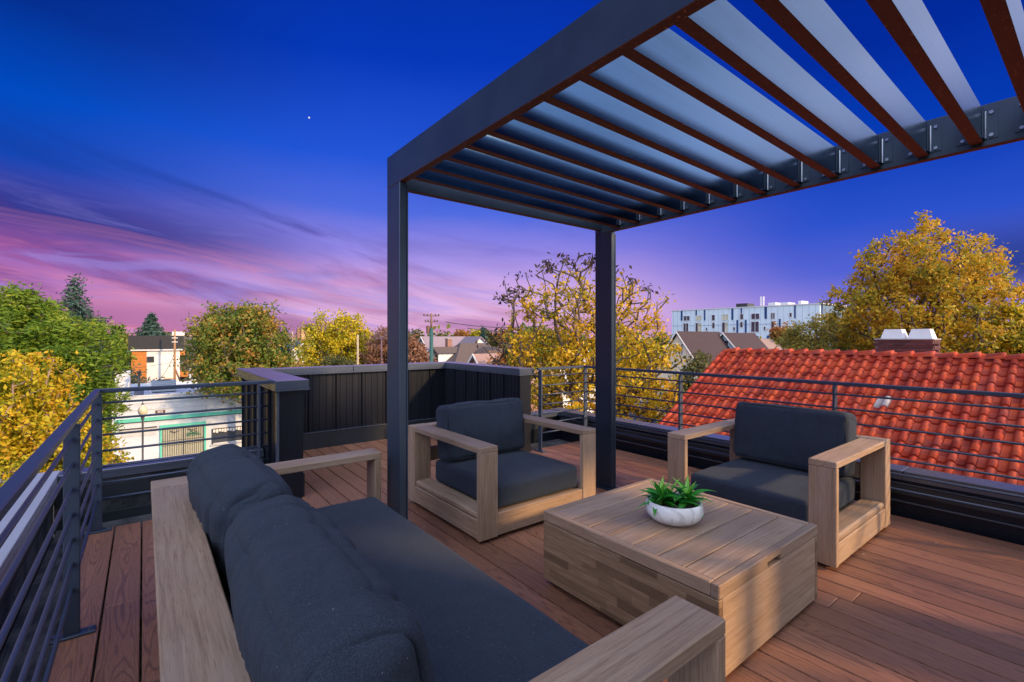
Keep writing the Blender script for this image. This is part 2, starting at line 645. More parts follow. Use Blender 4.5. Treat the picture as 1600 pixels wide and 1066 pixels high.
def tile_mat():
    m_, t, b = mat_new('clay_tile')
    ge = t.new('ShaderNodeNewGeometry')
    pw = t.sep(ge.outputs['Position'])
    ix = t.m('FLOOR', t.m('DIVIDE', t.m('SUBTRACT', 14.4, pw[0]), TILE_E * math.cos(RSL)))
    iy = t.m('FLOOR', t.m('DIVIDE', t.m('ADD', pw[1], 0.05), TILE_W))
    wn = t.new('ShaderNodeTexWhiteNoise', noise_dimensions='2D')
    t.link(t.comb(ix, iy, 0.0), wn.inputs['Vector'])
    n = t.noise(ge.outputs['Position'], 6, 5, 0.65)
    c = t.ramp(wn.outputs['Value'], [(0, (0.27, 0.028, 0.014, 1)), (0.3, (0.44, 0.045, 0.018, 1)), (0.75, (0.58, 0.085, 0.026, 1)), (1, (0.40, 0.06, 0.04, 1))])
    c = t.mix(t.m('MULTIPLY', t.smooth(n, 0.42, 0.72), 0.6), c, (0.20, 0.055, 0.05, 1))
    t.link(c, b.inputs['Base Color'])
    b.inputs['Roughness'].default_value = 0.75
    b.inputs['Specular IOR Level'].default_value = 0.25
    bump(t, b, t.noise(ge.outputs['Position'], 60, 3, 0.6), 0.25, 0.004)
    return m_


RSL = math.atan(0.57)
TILE_W, TILE_E = 0.25, 0.36
tilem = tile_mat()
tile_pale = plain('pale_replacement_tile', (0.46, 0.40, 0.38), 0.7, 0, 0.25, 10)


def brickm(name, col):
    m_, t, b = mat_new(name)
    oi = t.new('ShaderNodeObjectInfo')
    tcn = t.new('ShaderNodeTexCoord')
    n = t.noise(tcn.outputs['Object'], 25, 4, 0.6)
    c = t.mix(oi.outputs['Random'], tuple(x * 0.65 for x in col), tuple(x * 1.35 for x in col))
    c = t.mix(t.m('MULTIPLY', n, 0.4), c, tuple(x * 0.5 for x in col))
    t.link(c, b.inputs['Base Color'])
    b.inputs['Roughness'].default_value = 0.85
    return m_


brick_red = brickm('chimney_brick', (0.115, 0.032, 0.03))
mortar = plain('mortar', (0.16, 0.11, 0.11), 0.9, 0, 0.3, 20)
pot_white = plain('white_chimney_cap', (0.72, 0.70, 0.70), 0.6, 0, 0.12, 4)


def leafm(name, cols, trans=0.35, scale=0.6):
    """cols: list of leaf colours; each leaf picks its own, clumps drift"""
    m_, t, b = mat_new(name)
    ge = t.new('ShaderNodeNewGeometry')
    n = t.noise(ge.outputs['Position'], scale, 3, 0.6)
    v = t.m('ADD', t.m('MULTIPLY', ge.outputs['Random Per Island'], 0.55), t.m('MULTIPLY', t.smooth(n, 0.3, 0.7), 0.45))
    k = len(cols) - 1
    c = t.ramp(v, [(i / k, cc + (1,)) for i, cc in enumerate(cols)])
    t.link(c, b.inputs['Base Color'])
    b.inputs['Roughness'].default_value = 0.6
    b.inputs['Specular IOR Level'].default_value = 0.3
    out = [x for x in t.n if x.type == 'OUTPUT_MATERIAL'][0]
    tr = t.new('ShaderNodeBsdfTranslucent')
    t.link(c, tr.inputs[0])
    mx = t.new('ShaderNodeMixShader')
    mx.inputs[0].default_value = trans
    t.link(b.outputs[0], mx.inputs[1])
    t.link(tr.outputs[0], mx.inputs[2])
    t.link(mx.outputs[0], out.inputs[0])
    return m_


lf_green = leafm('leaf_green', [(0.045, 0.10, 0.012), (0.10, 0.19, 0.018), (0.19, 0.29, 0.025), (0.34, 0.37, 0.035)])
lf_yellow = leafm('leaf_yellow', [(0.16, 0.19, 0.015), (0.44, 0.34, 0.02), (0.66, 0.44, 0.02), (0.76, 0.44, 0.025), (0.56, 0.23, 0.02)])
lf_gold = leafm('leaf_gold', [(0.14, 0.18, 0.02), (0.36, 0.34, 0.02), (0.66, 0.50, 0.02), (0.80, 0.54, 0.02)])
lf_ochre = leafm('leaf_ochre', [(0.12, 0.16, 0.02), (0.30, 0.28, 0.025), (0.56, 0.38, 0.025), (0.68, 0.38, 0.03), (0.50, 0.2, 0.03)])
lf_mixed = leafm('leaf_mixed', [(0.05, 0.10, 0.02), (0.10, 0.18, 0.025), (0.18, 0.23, 0.035), (0.42, 0.26, 0.05), (0.50, 0.2, 0.05)])
lf_spruce = leafm('leaf_spruce', [(0.025, 0.06, 0.045), (0.05, 0.10, 0.08), (0.09, 0.15, 0.12)], 0.1)
lf_brown = leafm('leaf_brown', [(0.20, 0.09, 0.05), (0.33, 0.17, 0.10), (0.42, 0.24, 0.15)])
lf_rusty = leafm('leaf_rusty', [(0.22, 0.10, 0.03), (0.38, 0.18, 0.04), (0.40, 0.13, 0.04)])
lf_dark = leafm('leaf_withered_backlit', [(0.03, 0.022, 0.022), (0.06, 0.04, 0.035), (0.10, 0.06, 0.04)], 0.08)  # withered brown, with the rim's backlit shade put into the dark tone
lf_dull = leafm('leaf_dull_green', [(0.06, 0.08, 0.03), (0.12, 0.13, 0.04), (0.20, 0.16, 0.05)])
bark = plain('bark', (0.10, 0.075, 0.06), 0.9, 0, 0.4, 5, 0.4)
bark_lt = plain('bark_light', (0.28, 0.20, 0.16), 0.9, 0, 0.4, 5, 0.4)

# ------------------------------------------------------------------ ground and street
GZ = -9.1
grass = plain('lawn', (0.07, 0.085, 0.03), 0.95, 0, 0.45, 0.12, 0, 0.2)
asphalt = plain('asphalt', (0.055, 0.055, 0.06), 0.9, 0, 0.3, 0.6)
concrete = plain('concrete_walk', (0.32, 0.31, 0.30), 0.9, 0, 0.2, 0.8)
paint_w = plain('road_paint', (0.7, 0.7, 0.66), 0.8, 0, 0.15, 2)
mb = MB()
for i in range(24):
    a0, a1 = 2 * math.pi * i / 24, 2 * math.pi * (i + 1) / 24
    mb.add([(0, 0, GZ), (3500 * math.cos(a0), 3500 * math.sin(a0), GZ), (3500 * math.cos(a1), 3500 * math.sin(a1), GZ)], [(0, 1, 2)])
tag(mk('ground', mb.mesh(grass)), kind='structure')


def sheet(name, x0, x1, y0, y1, z, m_):
    o = mk(name, mesh([(x0, y0, z), (x1, y0, z), (x1, y1, z), (x0, y1, z)], [(0, 1, 2, 3)], m_))
    return tag(o, kind='structure')


sheet('road', -160, 200, 30, 45, GZ + 0.004, asphalt)
tag(bx('pavement', -160, 200, 45, 50.4, GZ - .1, GZ + 0.13, concrete), kind='structure')
tag(bx('pavement', -160, 200, 26.5, 30, GZ - .1, GZ + 0.13, concrete), kind='structure')
for k in range(12):
    sheet('road_marking', -40 + k * 6, -37 + k * 6, 37.4, 37.55, GZ + 0.008, paint_w)

# ------------------------------------------------------------------ the terrace building we stand on
dark_wall = plain('dark_stucco', (0.10, 0.10, 0.11), 0.85, 0, 0.2, 3)
own = root('terrace_building', (2.1, 0, GZ), 'dark house whose roof carries the deck, below the parapets', 'building')
bx('wall', -0.70, 4.98, -7.0, 5.18, GZ, -0.30, dark_wall, own)
bx('wall', 1.0, 3.75, 5.18, 6.45, GZ, -0.30, dark_wall, own)
mm = MB()
mm.box(-0.53, 4.80, -6.5, 5.05, -0.30, -0.075)
mm.box(0.95, 3.72, 5.05, 6.28, -0.30, -0.075)
tag(build('roof_membrane', mm, membr), kind='structure')

# deck boards: one object each
deck = root('deck', (2.2, 1.5, 0), None, None, kind='structure')
PITCH, GAP = 0.158, 0.009
brd_meshes = {}


def board_mesh(w, ln):
    key = (round(w, 4), round(ln, 3))
    if key not in brd_meshes:
        v, f = box_data(w, ln, 0.024, 0.003)
        brd_meshes[key] = mesh(v, f, deckm)
    return brd_meshes[key]


JOINTS = {}
x = -0.01 - 2 * PITCH
i = 0
while x < 4.72:
    x0, x1 = x + GAP / 2, min(x + PITCH - GAP / 2, 4.80)
    xm = (x0 + x1) / 2
    y0 = -1.95
    y1 = 4.62 if xm < 1.12 else (6.27 if xm < 3.6 else 4.52)
    joint = 0.93 - 0.0 if i in (20,) else (1.9 + (i * 1.37) % 3.2 if i % 3 == 1 else None)
    if 3.05 < xm < 3.2:
        joint = 0.87
    segs = [(y0, y1)] if joint is None or joint > y1 - .3 else [(y0, joint - .002), (joint + .002, y1)]
    for a, c in segs:
        mk('board', board_mesh(x1 - x0, c - a), (xm, (a + c) / 2, -0.012), deck)
    x += PITCH
    i += 1
mb = MB()                                     # joists below, dark in the gaps
for k in range(14):
    yy = -1.7 + k * 0.6
    mb.box(-0.28 if yy < 4.6 else 1.15, 4.7 if yy < 4.5 else 3.55, yy, yy + 0.04, -0.072, -0.026)
build('joist', mb, plain('joist_wood', (0.05, 0.04, 0.035), 0.9), deck)

# ------------------------------------------------------------------ low parapets with metal coping
def coping(x0, x1, y0, y1, z, par, th=0.03, lip=0.07, name='coping', cm=None):
    """thin folded metal cap: flat top and a drip lip round it"""
    m_ = MB()
    m_.box(x0, x1, y0, y1, z - th, z, 0.004)
    t_ = 0.006
    m_.box(x0 - .002, x0 + t_, y0, y1, z - lip, z - th + .002)
    m_.box(x1 - t_, x1 + .002, y0, y1, z - lip, z - th + .002)
    m_.box(x0, x1, y0 - .002, y0 + t_, z - lip, z - th + .002)
    m_.box(x0, x1, y1 - t_, y1 + .002, z - lip, z - th + .002)
    return build(name, m_, cm or cap_metal, par)


lp = root('low_parapet', (-0.62, 1.6, -0.3), 'low dark parapet outside the left railing with pale metal coping', 'parapet')
bx('wall', -0.71, -0.555, -6.5, 5.10, -0.30, 0.31, membr, lp)
for a, c in ((-6.5, -2.4), (-2.394, 0.9), (0.906, 3.1), (3.106, 5.27)):
    coping(-0.74, -0.53, a, c, 0.34, lp, cm=cap_pale)
bx('flashing', -0.553, -0.545, -6.5, 5.05, 0.12, 0.24, flash_metal, lp)
lp2 = root('low_parapet', (0.3, 5.17, -0.3), 'low parapet with coping behind the short railing, facing the white shop', 'parapet')
bx('wall', -0.55, 0.92, 5.10, 5.25, -0.30, 0.31, membr, lp2)
coping(-0.526, 0.915, 5.07, 5.27, 0.34, lp2)
bx('flashing', -0.54, 0.915, 5.082, 5.09, 0.10, 0.215, flash_metal, lp2)
bx('flashing', -0.54, 0.915, 5.03, 5.08, -0.075, 0.0, flash_metal, lp2)
lp3 = root('low_parapet', (4.91, 1.6, -0.3), 'long low parapet with coping between the right railing and the tiled roof', 'parapet')
bx('wall', 4.83, 4.99, -6.5, 5.05, -0.30, 0.31, panel_metal, lp3)
for a, c in ((-6.5, -2.0), (-1.994, 1.05), (1.056, 3.6), (3.606, 5.22)):
    coping(4.80, 5.02, a, c, 0.345, lp3)
bx('flashing', 4.795, 4.826, -6.5, 5.0, 0.16, 0.235, flash_metal, lp3)
bx('reveal_strip', 4.79, 4.826, -6.5, 5.0, 0.242, 0.25, cap_metal, lp3)
bx('reveal_strip', 4.80, 4.826, -6.5, 5.0, 0.095, 0.105, cap_metal, lp3)
bx('base_strip', 4.81, 4.828, -6.5, 5.0, -0.07, 0.03, panel_metal, lp3)
lp4 = root('low_parapet', (4.3, 5.1, -0.3), 'short low parapet with coping in the far right corner by the yellow tree', 'parapet')
bx('wall', 3.82, 4.83, 5.05, 5.2, -0.30, 0.31, panel_metal, lp4)
coping(3.815, 4.796, 5.02, 5.22, 0.34, lp4)
bx('flashing', 3.82, 4.79, 5.035, 5.045, 0.12, 0.22, flash_metal, lp4)

# ------------------------------------------------------------------ privacy walls in standing seam metal
pw_ = root('privacy_wall', (2.3, 6.3, 0), 'black standing-seam metal wall enclosing the far end of the deck', 'wall')
ZT = 1.035
bx('core', 1.12, 3.80, 6.33, 6.46, -0.3, ZT - 0.03, dark_wall, pw_)
bx('core', 3.63, 3.79, 4.50, 6.33, -0.3, ZT - 0.03, dark_wall, pw_)


def seam_panel(ax, a0, a1, face, sgn, z0, z1, par):
    """one folded sheet with faint pencil ribs and a raised seam along its far edge. ax: axis it runs along"""
    m_ = MB()
    n = 4
    w = (a1 - a0 - 0.014) / n
    poly = [(a0, face), ]
    pts = []
    for k in range(n):
        s0 = a0 + k * w
        pts += [(s0, 0.0), (s0 + w * 0.45, 0.0), (s0 + w * 0.5, 0.0035), (s0 + w * 0.55, 0.0)]
    pts += [(a1 - 0.014, 0.0), (a1 - 0.012, 0.024), (a1 - 0.003, 0.024), (a1 - 0.001, 0.0)]
    poly = [(p, q) for p, q in pts] + [(a1 - 0.001, -0.012), (a0, -0.012)]
    if ax == 0:
        m_.prism([(p, face + sgn * q) for p, q in poly], 2, z0, z1)
    else:
        m_.prism([(face + sgn * q, p) for p, q in poly], 2, z0, z1)
    return build('panel', m_, panel_metal, par)


xs = [1.125] + [1.322 + 0.344 * k for k in range(0, 7)] + [3.62]
for a, c in zip(xs[:-1], xs[1:]):
    seam_panel(0, a, c, 6.315, -1, 0.212, 0.958, pw_)
ys = [4.50 + 0.299 * k for k in range(7)]
for a, c in zip(ys[:-1], ys[1:]):
    seam_panel(1, a, c - 0.001, 3.617, -1, 0.212, 0.958, pw_)
bx('base_flashing', 1.12, 3.617, 6.285, 6.312, -0.02, 0.2, flash_metal, pw_, 0.003)
bx('base_flashing', 3.595, 3.617, 4.50, 6.284, -0.02, 0.2, flash_metal, pw_, 0.003)
bx('trim', 1.12, 3.60, 6.272, 6.312, 0.201, 0.21, cap_metal, pw_)
bx('trim', 3.585, 3.6165, 4.50, 6.271, 0.201, 0.21, cap_metal, pw_)
for a, c in ((1.165, 2.20), (2.206, 3.60)):
    coping(a, c, 6.25, 6.52, ZT, pw_, 0.07, 0.085)
coping(3.602, 3.835, 4.46, 6.52, ZT, pw_, 0.07, 0.085)
bx('end_panel', 3.622, 3.80, 4.478, 4.497, 0, ZT - 0.08, panel_metal, pw_, 0.003)

wg = root('wing_wall', (1.02, 5.3, 0), 'black metal-clad wing wall with wide blue-grey cap at the end of the short railing', 'wall')
bx('core', 0.945, 1.10, 4.46, 6.31, -0.3, ZT - 0.03, dark_wall, wg)
bx('end_panel', 0.925, 1.118, 4.44, 4.458, -0.02, ZT - 0.08, panel_metal, wg, 0.003)
ys = [4.462 + 0.37 * k for k in range(6)]
for a, c in zip(ys[:-1], ys[1:]):
    seam_panel(1, a, c - 0.001, 0.93, -1, 0.0, ZT - 0.078, wg)
    seam_panel(1, a, c - 0.001, 1.112, 1, 0.212, ZT - 0.078, wg)
coping(0.885, 1.16, 4.40, 6.52, ZT + 0.01, wg, 0.075, 0.09)
bx('base_flashing', 1.113, 1.135, 4.462, 6.28, -0.02, 0.2, flash_metal, wg)
bx('corner_trim', 0.9, 0.922, 4.436, 4.47, 0, ZT - 0.09, cap_metal, wg)

# ------------------------------------------------------------------ railings
def rail_section(par, p0, p1, posts, z_top=1.04):
    """p0, p1: ends (x, y); posts: parameters 0..1 along the section"""
    a, c = Vector((p0[0], p0[1], 0)), Vector((p1[0], p1[1], 0))
    L = (c - a).length
    t_ = (c - a).normalized()
    ang = math.atan2(t_.y, t_.x)
    mid = (a + c) / 2

    def bar(name, z, w, h, bev, mat=rail_steel, extra=0.0):
        v, f = box_data(L + extra, w, h, bev)
        mk(name, mesh(v, f, mat), (mid.x, mid.y, z), par, rot=(0, 0, ang))
    bar('top_rail', z_top - 0.015, 0.04, 0.03, 0.004, extra=0.04)
    for k in range(7):
        m_ = MB()
        m_.tube([(-L / 2, 0, 0), (L / 2, 0, 0)], 0.0085, 10)
        mk('rail_bar', m_.mesh(rail_steel, True), (mid.x, mid.y, 0.935 - 0.118 * k), par, rot=(0, 0, ang))
    for s in posts:
        q = a + (c - a) * s
        v, f = box_data(0.02, 0.06, z_top - 0.045, 0.003)
        po = mk('post', mesh(v, f, rail_steel), (q.x, q.y, (z_top - 0.033 + 0.012) / 2), par, rot=(0, 0, ang))
        v, f = box_data(0.06, 0.17, 0.012, 0.002)
        bp = mk('base_plate', mesh(v, f, rail_steel), (q.x, q.y, 0.006), po)
        for sg in (-1, 1):
            m_ = MB()
            m_.lathe([(0.0, 0.012), (0.009, 0.011), (0.010, 0.0)], 8, 0, sg * 0.065, 0.006)
            mk('bolt', m_.mesh(bolt_metal), (q.x, q.y, 0.006), po)
        m_ = MB()
        for k in range(7):
            for sg in (-1, 1):
                m_.tube([(sg * 0.0105, 0, 0.935 - 0.118 * k), (sg * 0.014, 0, 0.935 - 0.118 * k)], 0.012, 8)
        mk('weld', m_.mesh(rail_steel), (q.x, q.y, 0), po)


XL, YF, XR, YR = -0.268, 4.60, 4.66, 4.40
rl = root('railing', (XL, 2.0, 0), 'nearest steel railing running along the left edge of the deck beside the sofa', 'railing')
rail_section(rl, (XL, -1.9), (XL, YF), [0.015, 0.25, (3.05 + 1.9) / 6.5, 0.995])
rl2 = root('railing', (0.3, YF, 0), 'short steel railing in front of the white shop, ending at the wing wall', 'railing')
rail_section(rl2, (XL + 0.03, YF), (0.87, YF), [0.93])
rr = root('railing', (XR, 1.3, 0), 'long steel railing on the right, in front of the red tiled roof', 'railing')
rail_section(rr, (XR, -1.9), (XR, YR), [0.02, 1.9 / 6.3, 3.38 / 6.3, 4.85 / 6.3, 0.995])
rr2 = root('railing', (4.3, YR, 0), 'short steel railing across the yellow tree, right of the black wall', 'railing')
rail_section(rr2, (3.86, YR), (XR - 0.03, YR), [0.03])

# ------------------------------------------------------------------ pergola
pg = root('pergola', (2.4, 1.0, 0), 'steel pergola with slanting row of blades over the seating', 'pergola')
AX0, AX1, BX0, BX1 = 1.318, 1.368, 3.42, 3.47
ZA, ZB = 2.44, 2.405                          # undersides
YB, YE = -1.75, 3.08


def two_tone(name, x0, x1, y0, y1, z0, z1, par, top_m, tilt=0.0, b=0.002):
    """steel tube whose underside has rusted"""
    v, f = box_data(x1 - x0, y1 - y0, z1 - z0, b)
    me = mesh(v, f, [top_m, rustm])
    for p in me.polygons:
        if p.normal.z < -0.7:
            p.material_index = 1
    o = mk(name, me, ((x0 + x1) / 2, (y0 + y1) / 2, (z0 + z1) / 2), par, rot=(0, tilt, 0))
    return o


# side beams and uprights (left frame is one bent plane, right one a little lower)
two_tone('beam', AX0, AX1, YB, YE, ZA, ZA + 0.21, pg, frame_steel)
two_tone('beam', BX0, BX1, YB, YE, ZB, ZB + 0.215, pg, frame_steel)
for (x0, x1, zt, m_) in ((AX0, AX1, ZA - .001, frame_steel), (BX0, BX1, ZB - .001, post_steel)):
    po = bx('post', x0, x1, 2.88, 3.08, 0.012, zt, m_, pg, 0.003)
    bx('base_plate', x0 - .04, x1 + .04, 2.84, 3.12, 0.0, 0.012, m_, po, 0.002)
    po = bx('post', x0, x1, YB, YB + 0.2, 0.012, zt, m_, pg, 0.003)
two_tone('beam', AX1 + .001, BX0 - .001, 3.0, 3.05, (ZA + ZB) / 2 + .01, ZA + 0.185, pg, frame_steel)
# angled return lips on the posts (light edge in the photograph)
bx('edge_strip', AX1 + .0015, AX1 + .009, 2.876, 2.888, 0.012, ZA - 0.02, frame_steel, pg)
bx('edge_strip', BX1 + .0015, BX1 + .009, 2.876, 2.888, 0.012, ZB - 0.02, frame_steel, pg)
k = -10
tl = math.atan2(ZA - ZB - 0.006, BX0 - AX1)
brk = MB()
brk.box(-0.004, 0.0, -0.052, 0.0, -0.075, 0.075)          # leaf on the beam
brk.box(-0.05, -0.004, -0.004, 0.0, -0.075, 0.075)         # leaf on the blade
brk_me = brk.mesh(bolt_metal if False else frame_steel)
bolt = MB()
bolt.tube([(-0.004, -0.028, 0), (-0.012, -0.028, 0)], 0.0095, 6)
bolt_me = bolt.mesh(bolt_metal)
weldm = MB()
weldm.tube([(-0.006, -0.006, -0.07), (-0.006, -0.006, 0.07)], 0.004, 5)
weld_me = weldm.mesh(bolt_metal)
for k in range(-10, 12):
    y = 0.42 + 0.2145 * k
    if y > 2.9:
        break
    o = two_tone('blade', AX1 + .002, BX0 - .002, y, y + 0.05, 2.437, 2.437 + 0.168, pg, blade_steel, tl)
    bk = mk('bracket', brk_me, (BX0 - .001, y - .001, 2.512), pg)
    for zz in (-0.058, 0.058):
        mk('bolt', bolt_me, (BX0 - .001, y - .001, 2.512 + zz), bk)
    mk('weld', weld_me, (BX0 - .001, y - .001, 2.512), bk)
    b2 = mk('bracket', brk_me, (BX0 - .001, y + 0.051, 2.512), pg)
    b2.scale = (1, -1, 1)
    for zz in (-0.058, 0.058):
        mk('bolt', bolt_me, (BX0 - .001, y + 0.051, 2.512 + zz), b2)

# ------------------------------------------------------------------ soft cushions
def soft_box(hx, hy, hz, r, crown=(0, 0, 0), n=34, wr=0.0, wr_axis=1, seed=0, sag=0.0, pinch=0.0):
    """rounded cushion; crown = bulge per axis; wr = crease depth, creases run across wr_axis"""
    verts, faces, idx = [], [], {}
    H = (hx, hy, hz)

    def vert(p):
        key = tuple(round(c, 5) for c in p)
        if key in idx:
            return idx[key]
        q = Vector([p[i] * H[i] for i in range(3)])
        inner = Vector([max(-(H[i] - r), min(H[i] - r, q[i])) for i in range(3)])
        dlt = q - inner
        if dlt.length > 1e-9:
            q = inner + dlt.normalized() * min(dlt.length, r) if dlt.length > r else q
        nrm = (q - inner)
        nrm = nrm.normalized() if nrm.length > 1e-6 else Vector((0, 0, 0))
        u = [p[i] for i in range(3)]
        for ax in range(3):
            if crown[ax]:
                o1, o2 = (ax + 1) % 3, (ax + 2) % 3
                w = (1 - u[o1] ** 2) ** 0.8 * (1 - u[o2] ** 2) ** 0.8 if abs(u[o1]) <= 1 and abs(u[o2]) <= 1 else 0
                q[ax] += crown[ax] * w * (1 if u[ax] > 0 else -1) * min(1, abs(u[ax]) * 1.3)
        if pinch:                              # pull the corners out, waist the edges
            e = abs(u[wr_axis]) ** 6
            q[wr_axis] += pinch * e * (abs(u[(wr_axis + 1) % 3]) * abs(u[(wr_axis + 2) % 3]) - 0.4) * (1 if u[wr_axis] > 0 else -1)
        if wr:
            o1_, o2_ = (wr_axis + 1) % 3, (wr_axis + 2) % 3
            rad2 = (q[o1_] ** 2 + q[o2_] ** 2)
            s1 = q[wr_axis] * 15.0 * (1 - 1.1 * rad2) + 0.9 * noise.noise(Vector((q.x * 3.5 + seed, q.y * 2.5, q.z * 3.5)))
            a = noise.noise(Vector((s1, seed * 7.3, q[o1_] * 1.6 + q[o2_] * 1.1)))
            rg = 1 - min(1, abs(a) * 2.4)
            a2 = noise.noise(Vector((s1 * 2.7 + 4, seed * 3.1, q[o1_] * 3 - q[o2_] * 2)))
            rg2 = 1 - min(1, abs(a2) * 2.4)
            fade = noise.noise(Vector((q.x * 5 + seed, q.y * 4, q.z * 5)))
            amp = wr * max(0.15, 0.55 + 1.2 * fade)
            dn = nrm if nrm.length > 0.5 else Vector([1 if abs(u[i]) > 0.999 and u[i] > 0 else (-1 if abs(u[i]) > 0.999 else 0) for i in range(3)])
            q -= dn * (amp * rg ** 3 * 1.5 + amp * 0.45 * rg2 ** 3)
            q += dn * min(wr, .006) * 1.2 * noise.noise(q * 4.5 + Vector((seed, seed, 0)))
        idx[key] = len(verts)
        verts.append(q)
        return idx[key]
    # finer sampling near the edges
    g = []
    for i_ in range(n + 1):
        s = i_ / n * 2 - 1
        g.append(math.copysign(abs(math.sin(s * math.pi / 2)) ** 0.9, s))
    g[0], g[-1] = -1, 1
    for ax in range(3):
        o1, o2 = (ax + 1) % 3, (ax + 2) % 3
        for sg in (-1, 1):
            for i_ in range(n):
                for j_ in range(n):
                    q = []
                    for (a, c) in ((i_, j_), (i_ + 1, j_), (i_ + 1, j_ + 1), (i_, j_ + 1)):
                        p = [0, 0, 0]
                        p[ax], p[o1], p[o2] = sg, g[a], g[c]
                        q.append(vert(p))
                    faces.append(tuple(q if sg > 0 else q[::-1]))
    return verts, faces


def cushion(name, x0, x1, y0, y1, z0, z1, par, r=0.05, rot=(0, 0, 0), piping=None, **kw):
    v, f = soft_box((x1 - x0) / 2, (y1 - y0) / 2, (z1 - z0) / 2, r, **kw)
    c = ((x0 + x1) / 2, (y0 + y1) / 2, (z0 + z1) / 2)
    o = mk(name, mesh(v, f, fab, True), c, par, rot=rot)
    if piping in ('x', 'y'):
        H_ = [(x1 - x0) / 2, (y1 - y0) / 2, (z1 - z0) / 2]
        ax = 'xy'.index(piping)
        u_, w_ = [k_ for k_ in range(3) if k_ != ax]
        m_ = MB()
        ins = r * 0.27
        for sg in (-1, 1):
            pts = []
            for k_ in range(61):
                a = 2 * math.pi * k_ / 60
                p_ = [0, 0, 0]
                p_[ax] = sg * (H_[ax] - ins)
                p_[u_] = math.copysign(abs(math.cos(a)) ** .16, math.cos(a)) * (H_[u_] - ins)
                p_[w_] = math.copysign(abs(math.sin(a)) ** .16, math.sin(a)) * (H_[w_] - ins)
                pts.append(tuple(p_))
            m_.tube(pts, 0.0038, 6, cap=False)
        mk('piping', m_.mesh(fab_dk, True), c, o)
    elif piping:
        hx, hy, hz = (x1 - x0) / 2, (y1 - y0) / 2, (z1 - z0) / 2
        m_ = MB()
        ins = r * 0.29
        for zz in piping:
            pts = []
            for k_ in range(41):
                a = 2 * math.pi * k_ / 40
                sx_, sy_ = math.cos(a), math.sin(a)
                mxy = max(abs(sx_), abs(sy_))
                e = 0.16
                px_ = math.copysign(abs(sx_) ** e, sx_) * (hx - ins)
                py_ = math.copysign(abs(sy_) ** e, sy_) * (hy - ins)
                pts.append((px_, py_, zz))
            m_.tube(pts, 0.0035, 6, cap=False)
        mk('piping', m_.mesh(fab_dk, True), c, o)
    return o


# ------------------------------------------------------------------ teak club chairs and sofa
def teak_frame(par, X, Y, seat_len, depth, arm_w, T, facing):
    """frame described in local (a = across the arms, f = depth, front at f=0); T maps (a0,a1,f0,f1) to world x/y boxes"""
    def b(name, a0, a1, f0, f1, z0, z1, gaxis, bev=0.004):
        x0, x1, y0, y1 = T(a0, a1, f0, f1)
        ax = {'a': T.axis_a, 'f': 1 - T.axis_a, 'z': 2}[gaxis]
        return bx(name, x0, x1, y0, y1, z0, z1, WOOD[ax], par, bev)
    top, th = 0.662, 0.04
    A = seat_len
    for a0, a1 in ((0.0, arm_w), (A - arm_w, A)):
        b('arm_board', a0, a1, 0.0, depth - 0.121, top - th, top, 'f')
        b('front_leg', a0, a1, 0.0, 0.04, 0.025, top - th - .001, 'z')
        b('rear_leg', a0, a1, depth - 0.12, depth, 0.025, top - .0, 'z')
        b('side_rail', a0 + 0.002, a1 - 0.002, 0.041, depth - 0.121, 0.03, 0.165, 'f')
        b('rail_ledge', a0 + 0.006, a1 - 0.006, 0.041, depth - 0.121, 0.166, 0.212, 'f', 0.012)
        for f0 in (0.05, depth - 0.09):
            x0, x1, y0, y1 = T(a0 + .05, a0 + .09, f0, f0 + .04)
            bx('foot', x0, x1, y0, y1, 0.0, 0.03, post_steel, par)
    b('front_rail', arm_w + .001, A - arm_w - .001, 0.006, 0.05, 0.03, 0.185, 'a')
    b('seat_base', arm_w + .001, A - arm_w - .001, 0.052, depth - 0.122, 0.12, 0.18, 'a')
    b('back_board', arm_w + .001, A - arm_w - .001, depth - 0.12, depth - 0.001, top - th, top - .002, 'a')
    b('back_slat', arm_w + .001, A - arm_w - .001, depth - 0.07, depth - 0.03, 0.34, 0.46, 'a')


class Map:
    def __init__(self, kind, ox, oy):
        self.kind, self.ox, self.oy = kind, ox, oy
        self.axis_a = {'-y': 0, '-x': 1, '+x': 1}[kind]

    def __call__(self, a0, a1, f0, f1):
        if self.kind == '-y':          # faces -y, arms across x, front at y = oy
            return self.ox + a0, self.ox + a1, self.oy + f0, self.oy + f1
        if self.kind == '-x':          # faces -x, front at x = ox
            return self.ox + f0, self.ox + f1, self.oy + a0, self.oy + a1
        return self.ox - f1, self.ox - f0, self.oy + a0, self.oy + a1      # faces +x


# armchair at the far end (faces the camera side)
c1 = root('armchair', (2.38, 3.2, 0), 'teak club armchair with charcoal cushions between the two pergola posts', 'armchair', 'teak club armchairs')
teak_frame(c1, 0, 0, 1.165, 1.10, 0.155, Map('-y', 1.80, 2.66), '-y')
cushion('seat_cushion', 1.965, 2.80, 2.70, 3.60, 0.188, 0.372, c1, 0.035, crown=(0.004, 0.006, 0.012), n=26, wr=0.002, seed=3, piping=(0.075,))
cushion('back_cushion', 1.975, 2.80, 3.38, 3.60, 0.375, 0.845, c1, 0.05, rot=(R(-7), 0, 0), crown=(0.006, 0.035, 0.006), n=44, wr=0.007, wr_axis=0, seed=5, pinch=0.0, piping='y')
